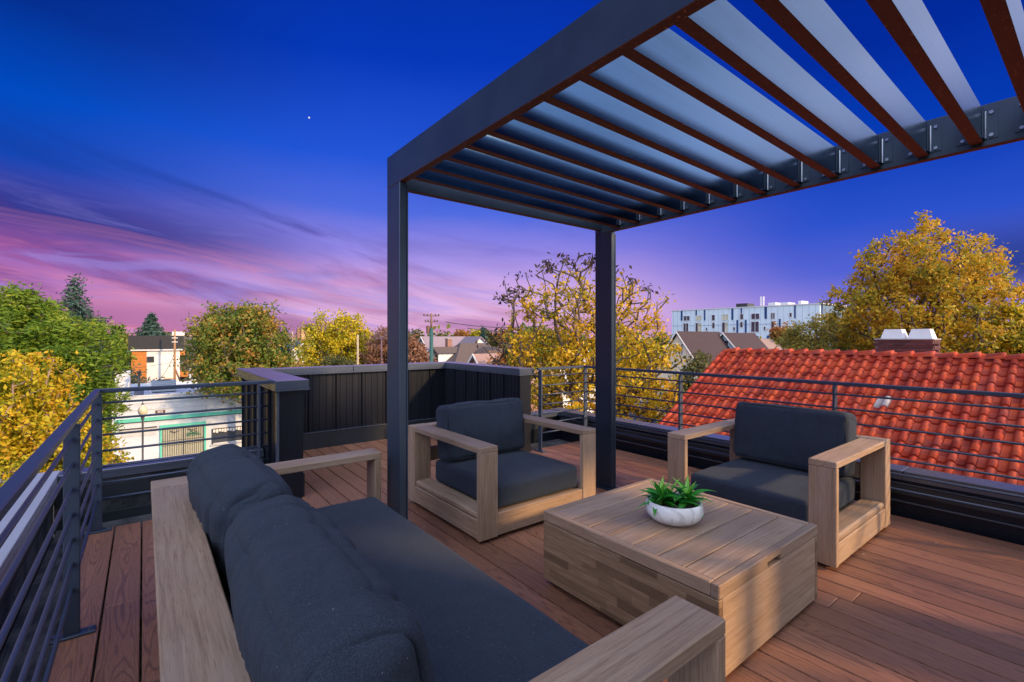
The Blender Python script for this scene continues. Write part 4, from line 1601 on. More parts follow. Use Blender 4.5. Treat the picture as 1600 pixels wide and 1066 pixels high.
# street lamp in front of the shop
lp_ = P(223, 35.5, GZ + .13)
sl = root('street_lamp', tuple(lp_), 'acorn globe street lamp on slim dark post before the white shop', 'lamp')
mb = MB()
mb.lathe([(.2, 0), (.2, .1), (.12, .25), (.09, .8), (.065, 1.0), (.065, 4.15), (.1, 4.2), (.1, 4.32), (.18, 4.45)], 14)
mk('post', mb.mesh(plain('lamp_iron', (0.09, 0.10, 0.12), .5), True), lp_, sl)
mb = MB()
mb.lathe([(.15, 4.46), (.28, 4.7), (.31, 4.88), (.25, 5.07), (.12, 5.18), (.07, 5.32)], 16)
mk('globe', mb.mesh(plain('frosted_globe', (0.62, 0.58, 0.42), .3, 0, .1), True), lp_, sl)
mb = MB()
mb.lathe([(.085, 5.3), (.08, 5.4), (.035, 5.46), (.025, 5.55), (.0, 5.6)], 10)
mk('finial', mb.mesh(MATS['lamp_iron'], True), lp_, sl)

# ------------------------------------------------------------------ buildings
def win(par, axis, a, z, w, h, face, mat, fm, depth=0.06, mull=True):
    """window on a wall; axis 0: wall along x at y=face looking -y; axis 1: wall along y at x=face looking -x"""
    if axis == 0:
        o = bx('window', a - w / 2, a + w / 2, face - .02, face, z, z + h, mat, par)
        m_ = MB()
        for q in ((a - w / 2 - .07, a - w / 2, z - .07, z + h + .07), (a + w / 2, a + w / 2 + .07, z - .07, z + h + .07),
                  (a - w / 2, a + w / 2, z + h, z + h + .07), (a - w / 2, a + w / 2, z - .07, z)) + (((a - .03, a + .03, z, z + h),) if mull else ()):
            m_.box(q[0], q[1], face - depth, face - .021, q[2], q[3])
    else:
        o = bx('window', face - .02, face, a - w / 2, a + w / 2, z, z + h, mat, par)
        m_ = MB()
        for q in ((a - w / 2 - .07, a - w / 2, z - .07, z + h + .07), (a + w / 2, a + w / 2 + .07, z - .07, z + h + .07),
                  (a - w / 2, a + w / 2, z + h, z + h + .07), (a - w / 2, a + w / 2, z - .07, z)) + (((a - .03, a + .03, z, z + h),) if mull else ()):
            m_.box(face - depth, face - .021, q[0], q[1], q[2], q[3])
    build('frame', m_, fm, o)
    return o


frame_w = plain('white_frame', (0.75, 0.75, 0.74), 0.6)
frame_d = plain('dark_frame', (0.04, 0.045, 0.05), 0.6)

# orange and white town house with black mansard
YO = 74.0
oh = root('town_house', (2.0, YO + 5, GZ), 'modern white town house with orange cedar strip and black upper storey', 'house')


def xo(px):
    return ztarget(px, 527, YO)[0]


def zo(py, px=240):
    return ztarget(px, py, YO)[1]


bx('upper_storey', xo(200), xo(287), YO - .15, YO + 9, zo(545.5), zo(524.6), plain('black_shingle', (0.028, 0.03, 0.036), 0.85, 0, .3, 8, .4), oh)
bx('upper_storey', xo(287) + .01, xo(330), YO + 1.0, YO + 9, zo(550), zo(525.5), plain('grey_panel', (0.10, 0.095, 0.105), 0.8), oh)
bx('gutter', xo(204), xo(288), YO - .3, YO - .152, zo(548), zo(546), pot_white, oh)
bx('wall', xo(229) + .01, xo(281), YO, YO + 9, GZ, zo(547), plain('white_siding', (0.78, 0.76, 0.75), 0.8, 0, .08, 2), oh)
cedar = plain('orange_cedar', (0.52, 0.19, 0.035), 0.7, 0, 0.25, 3)
bx('wall', xo(205), xo(229), YO, YO + 9, GZ, zo(547), cedar, oh, label='orange cedar-clad strip of wall')
mb = MB()
for k in range(18):
    zz = zo(547) - .2 - k * .4
    mb.box(xo(205), xo(229), YO - .03, YO - .001, zz - .37, zz)
build('cladding_boards', mb, cedar, oh, kind='stuff')
bx('wall', xo(281) + .01, xo(320), YO + 1.2, YO + 9, GZ, zo(550), MATS['grey_panel'], oh)
bx('balcony', xo(281) + .02, xo(289), YO + .1, YO + 1.19, zo(556), zo(547.5), cedar, oh)
bx('balcony', xo(281) + .02, xo(294), YO + .1, YO + 1.19, zo(591), zo(582.5), cedar, oh)
bx('balcony_glass', xo(281) + .02, xo(289), YO + .2, YO + .25, zo(574), zo(568), plain('teal_glass', (0.10, 0.19, 0.21), .2), oh)
win(oh, 0, (xo(230.5) + xo(240)) / 2, zo(565.5), xo(240) - xo(231), zo(558) - zo(565.5), YO, glass_dk, frame_d, mull=False)
win(oh, 0, xo(286), zo(566), .8, 1.3, YO + 1.2, glass_dk, frame_d)
bx('garage_door', xo(256), xo(270), YO - .03, YO - .001, GZ, zo(592), plain('beige_door', (0.5, 0.38, 0.27), .7), oh)

# tan civic building far behind
tb_ = root('office_block', tuple(P(290, 130, GZ)), 'far tan flat-roofed block with white rooftop plant', 'building')
p0, p1 = P(258, 130, 0), P(330, 118, 0)
tan = plain('tan_wall', (0.55, 0.33, 0.20), .8)
bx('wall', p0.x, p1.x, p0.y - 6, p0.y + 6, GZ, EYE + 8.5 * 130 / 737 - 1.0, tan, tb_)
zb_ = EYE + 8.5 * 130 / 737 - 1.0
bx('rooftop_box', p0.x + 1.5, p0.x + 4.2, p0.y - 3, p0.y, zb_ + .002, zb_ + 1.0, pot_white, tb_)
bx('rooftop_box', p0.x + 6, p0.x + 9, p0.y - 3, p0.y, zb_ + .002, zb_ + 1.4, hv_b, tb_)


def gable_house(name, label, cx_, cy_, w, dp, z_eave, z_ridge, ridge_axis, wall_m, roof_m, rz=0.0, over=0.35, wins=(), gable_win=True, cat='house'):
    """simple pitched house centred on cx, cy, ridge along ridge_axis; wins: list of (face '-x' or '-y', offset, z, w, h)"""
    r_ = root(name, (cx_, cy_, GZ), label, cat)
    hx_, hy_ = w / 2, dp / 2
    m_ = MB()
    m_.box(cx_ - hx_, cx_ + hx_, cy_ - hy_, cy_ + hy_, GZ, z_eave)
    if ridge_axis == 0:
        m_.prism([(cy_ - hy_, z_eave), (cy_, z_ridge - .12), (cy_ + hy_, z_eave)], 0, cx_ - hx_, cx_ + hx_)
    else:
        m_.prism([(cx_ - hx_, z_eave), (cx_, z_ridge - .12), (cx_ + hx_, z_eave)], 1, cy_ - hy_, cy_ + hy_)
    build('wall', m_, wall_m, r_)
    slope = (z_ridge - z_eave) / (hy_ if ridge_axis == 0 else hx_)
    h_ = (hy_ if ridge_axis == 0 else hx_) + over
    zl = z_ridge - slope * h_
    t_ = 0.14
    for sg in (-1, 1):
        m_ = MB()
        c0 = cy_ if ridge_axis == 0 else cx_
        poly = [(c0, z_ridge), (c0 + sg * h_, zl), (c0 + sg * h_, zl + t_), (c0, z_ridge + t_)]
        if ridge_axis == 0:
            m_.prism(poly, 0, cx_ - hx_ - over, cx_ + hx_ + over)
        else:
            m_.prism(poly, 1, cy_ - hy_ - over, cy_ + hy_ + over)
        build('roof', m_, roof_m, r_)
    # barge boards on the end that faces the deck
    for sg in (-1, 1):
        m_ = MB()
        c0 = cy_ if ridge_axis == 0 else cx_
        poly = [(c0 + sg * 0.001, z_ridge - .03), (c0 + sg * h_, zl - .03), (c0 + sg * h_, zl + t_ + .01), (c0 + sg * 0.001, z_ridge + t_ + .01)]
        if ridge_axis == 0:
            m_.prism(poly, 0, cx_ - hx_ - over - .06, cx_ - hx_ - over - .002)
        else:
            m_.prism(poly, 1, cy_ - hy_ - over - .06, cy_ - hy_ - over - .002)
        build('barge_board', m_, frame_w, r_)
    for (fc, off, z, ww, hh) in wins:
        if fc == '-y':
            win(r_, 0, cx_ + off, z, ww, hh, cy_ - hy_ - .001, glass_dk, frame_w)
        else:
            win(r_, 1, cy_ + off, z, ww, hh, cx_ - hx_ - .001, glass_dk, frame_w)
    return r_


def shingle(name, col):
    m_, t, b = mat_new(name)
    tcn = t.new('ShaderNodeTexCoord')
    n = t.noise(t.vm('MULTIPLY', tcn.outputs['Object'], (1, 1, 3)), 3.2, 5, 0.7)
    c = t.mix(n, tuple(x * .6 for x in col), tuple(x * 1.35 for x in col))
    t.link(c, b.inputs['Base Color'])
    b.inputs['Roughness'].default_value = .9
    return m_


sh_grey = shingle('shingle_mauve', (0.24, 0.19, 0.23))
sh_brown = shingle('shingle_brown', (0.105, 0.078, 0.07))
sh_plum = shingle('shingle_plum', (0.045, 0.027, 0.034))
sh_blue = shingle('shingle_blue', (0.06, 0.085, 0.13))
w_blue = plain('pale_blue_siding', (0.42, 0.58, 0.68), .8, 0, .1, 2)
w_cream = plain('cream_siding', (0.66, 0.58, 0.45), .8, 0, .1, 2)
w_white = plain('white_clapboard', (0.72, 0.74, 0.76), .8, 0, .1, 2)
w_brick = wall_brick_mat('old_red_brick', (0.30, 0.11, 0.08), (0.30, 0.24, 0.2))

# pale blue house with mauve roof, centre
p = P(672, 70, GZ)
zr = EYE - 0.3 * 70 / 737
a = gable_house('blue_house', 'pale blue gabled house with mauve shingle roof behind the green pole', P(705, 72).x, P(705, 72).y, 9.5, 7.5, zr - 3.6, zr, 0, w_blue, sh_grey,
                wins=(('-x', -0.4, zr - 3.0, .9, 1.3), ('-y', 0, zr - 5.4, 1.2, 1.2)))
pc = P(701, 66, zr - 1.0)
ck = bx('chimney', pc.x - .35, pc.x + .35, pc.y - .35, pc.y + .35, zr - 3.4, zr - .25, w_brick, a)
bx('chimney_cap', pc.x - .4, pc.x + .4, pc.y - .4, pc.y + .4, zr - .249, zr - .15, MATS['chimney_crown'], ck)
pg_ = P(733, 68, 0)
m_ = MB()
m_.prism([(pg_.x - 2.0, zr - 1.7), (pg_.x, zr - .05), (pg_.x + 2.0, zr - 1.7)], 1, pg_.y - 2.8, pg_.y + 1)
g_ = build('cross_gable', m_, w_white, a)
m_ = MB()
for sg in (-1, 1):
    m_.prism([(pg_.x, zr - .02), (pg_.x + sg * 2.3, zr - 1.92), (pg_.x + sg * 2.3, zr - 1.78), (pg_.x, zr + .14)], 1, pg_.y - 3.1, pg_.y + 1)
build('gable_roof', m_, sh_grey, g_)
# brown hipped house with two dormers
pb = P(738, 56)
zr2 = EYE - 9 * 56 / 737
hb = root('brown_roofed_house', (pb.x, pb.y, GZ), 'house with brown hipped roof and two white dormers, centre distance', 'house')
bx('wall', pb.x - 5, pb.x + 5, pb.y - 4.2, pb.y + 4.2, GZ, zr2 - 2.7, w_cream, hb)
m_ = MB()
e_ = .5
bs = [(pb.x - 5 - e_, pb.y - 4.2 - e_), (pb.x + 5 + e_, pb.y - 4.2 - e_), (pb.x + 5 + e_, pb.y + 4.2 + e_), (pb.x - 5 - e_, pb.y + 4.2 + e_)]
z0_ = zr2 - 2.9
vv = [(q[0], q[1], z0_) for q in bs] + [(pb.x - 1.6, pb.y, zr2), (pb.x + 1.6, pb.y, zr2)]
m_.add(vv, [(0, 1, 5, 4), (1, 2, 5), (2, 3, 4, 5), (3, 0, 4), (3, 2, 1, 0)])
m_.box(pb.x - 5 - e_, pb.x + 5 + e_, pb.y - 4.2 - e_, pb.y + 4.2 + e_, z0_ - .18, z0_ - .002)
build('roof', m_, sh_brown, hb)


def dormer(par, cx_, cy_, z, w, dpt, h, axis):
    m_ = MB()
    if axis == 0:
        m_.box(cx_ - w / 2, cx_ + w / 2, cy_, cy_ + dpt, z, z + h)
    else:
        m_.box(cx_, cx_ + dpt, cy_ - w / 2, cy_ + w / 2, z, z + h)
    o = build('dormer', m_, w_white, par)
    m_ = MB()
    if axis == 0:
        m_.prism([(cx_ - w / 2 - .3, z + h), (cx_ + w / 2 + .3, z + h), (cx_, z + h + .7)], 1, cy_ - .25, cy_ + dpt)
    else:
        m_.prism([(cy_ - w / 2 - .3, z + h), (cy_ + w / 2 + .3, z + h), (cy_, z + h + .7)], 0, cx_ - .25, cx_ + dpt)
    build('dormer_roof', m_, sh_brown, o)
    m_ = MB()
    for s_ in (-.27, .27):
        if axis == 0:
            m_.box(cx_ + s_ * w - .17 * w, cx_ + s_ * w + .17 * w, cy_ - .03, cy_ - .001, z + .25, z + h - .15)
        else:
            m_.box(cx_ - .03, cx_ - .001, cy_ + s_ * w - .17 * w, cy_ + s_ * w + .17 * w, z + .25, z + h - .15)
    build('dormer_window', m_, glass_dk, o)


dormer(hb, pb.x - 5.2, pb.y - .2, zr2 - 2.2, 1.9, 3.0, 1.1, 1)
dormer(hb, pb.x + 0.6, pb.y - 4.4, zr2 - 2.3, 2.6, 3.0, 1.2, 0)
# small blue-roofed house left of the gold tree
q = P(474, 78)
gable_house('small_house', 'small white house with blue-grey roof tucked left of the gold tree', q.x, q.y, 4.0, 5.0, EYE - 18 * 78 / 737, EYE - 6 * 78 / 737, 1, w_white, sh_blue,
            wins=(('-y', 0, EYE - 30 * 78 / 737, 1.0, 1.2),))
# pinkish old hall with chimney far left-centre
q = P(462, 120)
ha = gable_house('old_hall', 'pink-tan old building with tall chimney beyond the gold tree', q.x + 2, q.y, 11, 9, EYE - 8, EYE - 0.5, 0, plain('pink_tan_wall', (0.5, 0.3, 0.24), .8), sh_grey)
q2 = P(471, 112)
ht = bx('tower', q2.x - .2, q2.x + 1.9, q2.y - 1, q2.y + 1, EYE - 6, EYE + 12 * 112 / 737, MATS['tan_wall'], ha)
bx('chimney', q2.x - 1.0, q2.x - .21, q2.y - .5, q2.y + .5, EYE - 4, EYE + 13.5 * 112 / 737, w_brick, ha)
# plum roofs right of the centre tree
q = P(1092, 52)
zg = EYE + 7 * 52 / 737
gable_house('cream_house', 'cream gabled house with plum roof right of the centre tree', q.x, q.y, 8.0, 5.2, zg - 3.6, zg, 0, w_cream, sh_plum,
            wins=(('-x', -.35, zg - 2.35, .42, 1.15), ('-x', .35, zg - 2.35, .42, 1.15)))
q = P(1128, 60)
zg = EYE + 6 * 60 / 737
gable_house('plum_roofed_house', 'white-gabled house with wide plum roof behind the cream house', q.x + 1.0, q.y + 3.2, 9.5, 6.5, zg - 3.4, zg, 0, w_white, sh_plum,
            wins=(('-x', 0, zg - 2.6, 1.1, 1.2),))
q = P(1142, 57)
gable_house('blue_trim_house', 'small house with blue-white gable and plum roof above the tiled ridge', q.x, q.y - 1, 7, 4.2, EYE - 2.0, EYE + 5 * 57 / 737, 0, w_blue, sh_plum,
            wins=(('-x', 0, EYE - 1.5, 1.0, 1.1),))
q = P(1175, 66)
gable_house('tan_roofed_house', 'low house with tan shingle roof in front of the blue-white apartments', q.x + 2, q.y, 9, 8, EYE - 3.6, EYE - 0.4, 0, w_white, shingle('shingle_tan', (0.26, 0.18, 0.16)))
# strip of old brick roof below the dormers
q = P(800, 44)
gable_house('brick_garage', 'low pinkish brick outbuilding behind the black wall corner', q.x, q.y, 8, 5, EYE - 4.1, EYE - 1.6, 0, w_brick, shingle('shingle_rose', (0.30, 0.19, 0.17)))
q = P(868, 50)
gable_house('white_cottage', 'white cottage half hidden behind the centre yellow tree', q.x, q.y, 9, 7, EYE - 4.2, EYE - 1.5, 0, w_white, plain('pale_roof', (0.5, 0.5, 0.52), .8))

# ------------------------------------------------------------------ blue-white apartment block
ap = root('apartment_block', (92, 42, GZ), 'long blue-white apartment block with navy vertical strips on the skyline', 'building')
AXF = 89.0
ap_w = plain('pale_blue_panel', (0.70, 0.82, 0.88), .7, 0, .08, 1.2)
navy = plain('navy_strip', (0.012, 0.06, 0.20), .5)
yel = plain('balcony_yellow', (0.62, 0.58, 0.40), .8)
ATOP = 6.95


def ya(px):
    t = (px - 800) / 737
    dd = AXF / (FS + t * FC)
    return dd * (FC - t * FS), dd


y_l, y_r = ya(1050)[0], ya(1281)[0]
bx('wall', AXF, AXF + 14, y_r, y_l, GZ, ATOP, ap_w, ap)
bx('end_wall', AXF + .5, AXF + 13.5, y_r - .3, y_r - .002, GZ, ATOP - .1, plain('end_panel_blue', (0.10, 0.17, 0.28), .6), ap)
bx('parapet_cap', AXF - .12, AXF + 14.1, y_r - .4, y_l + .1, ATOP + .002, ATOP + .18, pot_white, ap)
mb = MB()
yy = y_r + .6
while yy < y_l:
    mb.box(AXF - .025, AXF - .001, yy, yy + .05, -6, ATOP - .02)
    yy += 1.0
build('panel_joints', mb, plain('joint_grey', (0.36, 0.46, 0.58), .7), ap, kind='stuff')
for zz in (3.75, 0.75, -2.2):
    bx('floor_band', AXF - .05, AXF - .026, y_r, y_l, zz, zz + .1, MATS['joint_grey'], ap)


def zc(pyc, px):
    """height of photographed row on the block's front, from the crop grid"""
    return EYE - (pyc - 527) * ya(px)[1] / 737


def cpx(cx_):
    return 1040 + cx_ / 5.714


def cpy(cy_):
    return 450 + cy_ / 5.714


for (c0, c1_, r0, r1) in ((137, 152, 203, 292), (270, 281, 198, 250), (343, 356, 195, 290), (589, 605, 180, 285), (672, 684, 176, 232), (885, 906, 166, 276),
                          (1149, 1162, 152, 270), (634, 649, 287, 423), (709, 725, 285, 423), (1012, 1028, 277, 423), (906, 930, 425, 560), (1312, 1322, 265, 300)):
    yl_, d0_ = ya(cpx(c0))
    yr_, _ = ya(cpx(c1_))
    bx('strip', AXF - .09, AXF - .027, yr_, yl_, zc(cpy(r1), cpx(c0)), zc(cpy(r0), cpx(c0)), navy, ap)
for (c0, c1_, r0, r1, mt_) in ((164, 216, 253, 292, 'd'), (275, 322, 250, 290, 'y'), (414, 442, 243, 290, 'd'), (508, 560, 240, 288, 'y'), (668, 694, 235, 282, 'd'), (768, 838, 232, 280, 'd'),
                               (943, 976, 225, 275, 'd'), (1108, 1128, 225, 258, 'd'), (162, 205, 318, 395, 'd'), (270, 290, 315, 395, 'd'), (292, 322, 315, 395, 'y'), (362, 375, 356, 382, 'd'),
                               (418, 440, 312, 360, 'd'), (506, 530, 310, 395, 'd'), (534, 556, 310, 395, 'y'), (606, 622, 352, 380, 'd'), (668, 690, 306, 352, 'd'), (766, 834, 303, 392, 'd'),
                               (878, 894, 347, 376, 'd'), (944, 972, 300, 382, 'd'), (1108, 1128, 345, 376, 'd'), (668, 690, 428, 475, 'd'), (768, 834, 430, 520, 'd'), (876, 892, 480, 508, 'd'),
                               (945, 975, 428, 500, 'd')):
    yl_, _ = ya(cpx(c0))
    yr_, _ = ya(cpx(c1_))
    z0_, z1_ = zc(cpy(r1), cpx(c0)), zc(cpy(r0), cpx(c0))
    win(ap, 1, (yl_ + yr_) / 2, z0_, yl_ - yr_, z1_ - z0_, AXF - .03, glass_dk if mt_ == 'd' else yel, frame_w, .1, mull=(c1_ - c0) > 30)
for (c0, c1_, h_) in ((560, 660, .7), (850, 915, .55), (960, 1030, .45), (1120, 1150, .6)):
    yl_, _ = ya(cpx(c0))
    yr_, _ = ya(cpx(c1_))
    bx('rooftop_box', AXF + 3, AXF + 6, yr_, yl_, ATOP + .2, ATOP + .2 + h_ + .15, hv_m if c0 > 600 else black_iron, ap)
mb = MB()
for c in (762, 785):
    yy, _ = ya(cpx(c))
    mb.tube([(AXF + 4, yy, ATOP + .2), (AXF + 4, yy, ATOP + 2.2)], .16, 8)
build('vent_pipes', mb, pot_white, ap)

# ------------------------------------------------------------------ poles and wires
pole_green = plain('green_pole', (0.02, 0.09, 0.085), .7)
pole_wood = plain('pole_wood', (0.22, 0.13, 0.08), .9, 0, .3, 3)


def wire(name, a, c, sag, r=0.012, label=None):
    m_ = MB()
    n = 14
    pts = []
    for k_ in range(n + 1):
        s = k_ / n
        p_ = a.lerp(c, s)
        p_.z -= sag * 4 * s * (1 - s)
        pts.append(p_)
    m_.tube(pts, r, 5)
    o = build(name, m_, black_iron)
    return tag(o, label, 'wire')


pp = P(674, 45, GZ)
up = root('utility_pole', tuple(pp), 'dark green sheathed utility pole with crossarms above the far wall', 'pole')
zt_ = EYE + 37 * 45 / 737
mb = MB(); mb.tube([pp, (pp.x, pp.y, zt_ - 1.45)], [.22, .17], 12); build('sheath', mb, pole_green, up, True)
mb = MB(); mb.tube([(pp.x, pp.y, zt_ - 1.45), (pp.x, pp.y, zt_)], [.1, .085], 10); build('shaft', mb, pole_wood, up, True)
rdir = Vector((FC, -FS, 0))
for zz, hl in ((zt_ - .22, .75), (zt_ - .78, .6)):
    mb = MB()
    a_, c_ = Vector((pp.x, pp.y, zz)) - rdir * hl, Vector((pp.x, pp.y, zz)) + rdir * hl
    mb.tube([a_, c_], .045, 6)
    ca = build('crossarm', mb, pole_wood, up)
    mb = MB()
    for s in (-1, -.55, .55, 1):
        q_ = Vector((pp.x, pp.y, zz)) + rdir * hl * s * .95
        mb.lathe([(.05, .03), (.07, .1), (.04, .17), (0, .18)], 8, q_.x, q_.y, q_.z)
    build('insulators', mb, frame_d, ca)
q_ = Vector((pp.x, pp.y, zt_ - 1.7)) - rdir * .32
mb = MB(); mb.lathe([(0, .75), (.17, .72), (.18, 0), (0, 0)], 12, q_.x, q_.y, q_.z - .2); build('transformer', mb, plain('transformer_rust', (0.16, 0.08, 0.06), .7), up)
ctr = P(905, 70, py=503)
wire('power_line', P(696, 60, py=503), P(905, 66, py=500), .9, .05, 'upper power line sagging from the pole towards the centre tree')
wire('power_line', P(730, 60, py=513), P(905, 66, py=518), .4, .045, 'lower power line just above the house roofs')
pw2 = P(273, 58, GZ)
up2 = root('utility_pole', tuple(pw2), 'bare brown wooden pole in front of the black upper storey', 'pole')
mb = MB(); mb.tube([pw2, (pw2.x, pw2.y, EYE + 12 * 58 / 737)], [.17, .1], 10); build('shaft', mb, plain('orange_wood', (0.34, 0.19, 0.09), .9, 0, .3, 2), up2, True)
mb = MB(); mb.tube([(pw2.x + .02, pw2.y, -2.4), (pw2.x + 1.0, pw2.y - .3, -5.4)], .1, 8); build('brace', mb, pole_wood, up2, True)
for zz in (EYE - .6, EYE - .1):
    mb = MB(); mb.tube([(pw2.x - .3, pw2.y - .15, zz), (pw2.x + .3, pw2.y - .15, zz)], .05, 6); build('crossarm', mb, frame_w, up2)
wire('power_line', P(275, 57, py=545), P(238, 50, py=598), .9, .025, 'drooping service wire from the brown pole to the shop roof')
wire('power_line', P(40, 52, py=575), P(272, 57, py=566), .6, .02, 'thin wire crossing in front of the orange and white house')
wire('power_line', P(60, 30, py=604), P(330, 42, py=601), .2, .015, 'thin grey wire just above the short railing')
for px_, d_, pt_, lb in ((559, 50, 523, 'pale short wooden pole in front of the gold tree'), (457, 80, 518, 'thin pale pole left of the small blue-roofed house')):
    q_ = P(px_, d_, GZ)
    mb = MB(); mb.tube([(0, 0, 0), (0, 0, EYE + (527 - pt_) * d_ / 737 - GZ)], [.13, .1], 8)
    tag(mk('wooden_pole', mb.mesh(plain('pole_pale_%d' % px_, (0.42, 0.33, 0.24), .9), True), q_), lb, 'pole')
# dark picket fence by the shop
fo = P(168, 38, GZ)
fe = root('picket_fence', (fo.x - 1.5, YW - 4, GZ), 'dark picket fence beside the left end of the white shop', 'fence')
for k in range(18):
    bx('picket', -5.6 + k * .19, -5.48 + k * .19, YW - .6, YW - .57, GZ, GZ + 2.1, frame_d, fe)
bx('rail', -5.65, -2.1, YW - .565, YW - .53, GZ + 1.8, GZ + 1.9, frame_d, fe)
bx('rail', -5.65, -2.1, YW - .565, YW - .53, GZ + .4, GZ + .5, frame_d, fe)


# ------------------------------------------------------------------ trees
def leaf_cloud(centres, radii, counts, size, seed, flat=0.0, aspect=1.7, droop=0.0):
    """numpy leaf quads (rhombus) scattered in gaussian clumps"""
    g = np.random.default_rng(seed)
    C_, S_ = [], []
    for c, r_, n in zip(centres, radii, counts):
        C_.append(np.array(c) + g.normal(0, 1, (n, 3)) * r_ * np.array([.5, .5, .42]))
    C_ = np.concatenate(C_)
    N = len(C_)
    u = g.normal(0, 1, (N, 3))
    u[:, 2] = u[:, 2] * (1 - flat) - droop
    u /= np.linalg.norm(u, axis=1, keepdims=True)
    w = g.normal(0, 1, (N, 3))
    w -= (w * u).sum(1, keepdims=True) * u
    w /= np.linalg.norm(w, axis=1, keepdims=True)
    s = size * g.uniform(.6, 1.3, (N, 1))
    a, b = u * s * aspect / 2, w * s / 2
    V = np.stack([C_ - a, C_ - b * .9 + a * .1, C_ + a, C_ + b * .9 + a * .1], 1).reshape(-1, 3)
    return V, N


def quads_mesh(V, N, mat):
    me = bpy.data.meshes.new('mesh')
    me.vertices.add(4 * N)
    me.vertices.foreach_set('co', V.astype(np.float32).ravel())
    me.loops.add(4 * N)
    me.loops.foreach_set('vertex_index', np.arange(4 * N, dtype=np.int32))
    me.polygons.add(N)
    me.polygons.foreach_set('loop_start', np.arange(0, 4 * N, 4, dtype=np.int32))
    me.polygons.foreach_set('loop_total', np.full(N, 4, dtype=np.int32))
    me.materials.append(mat)
    me.update(calc_edges=True)
    return me


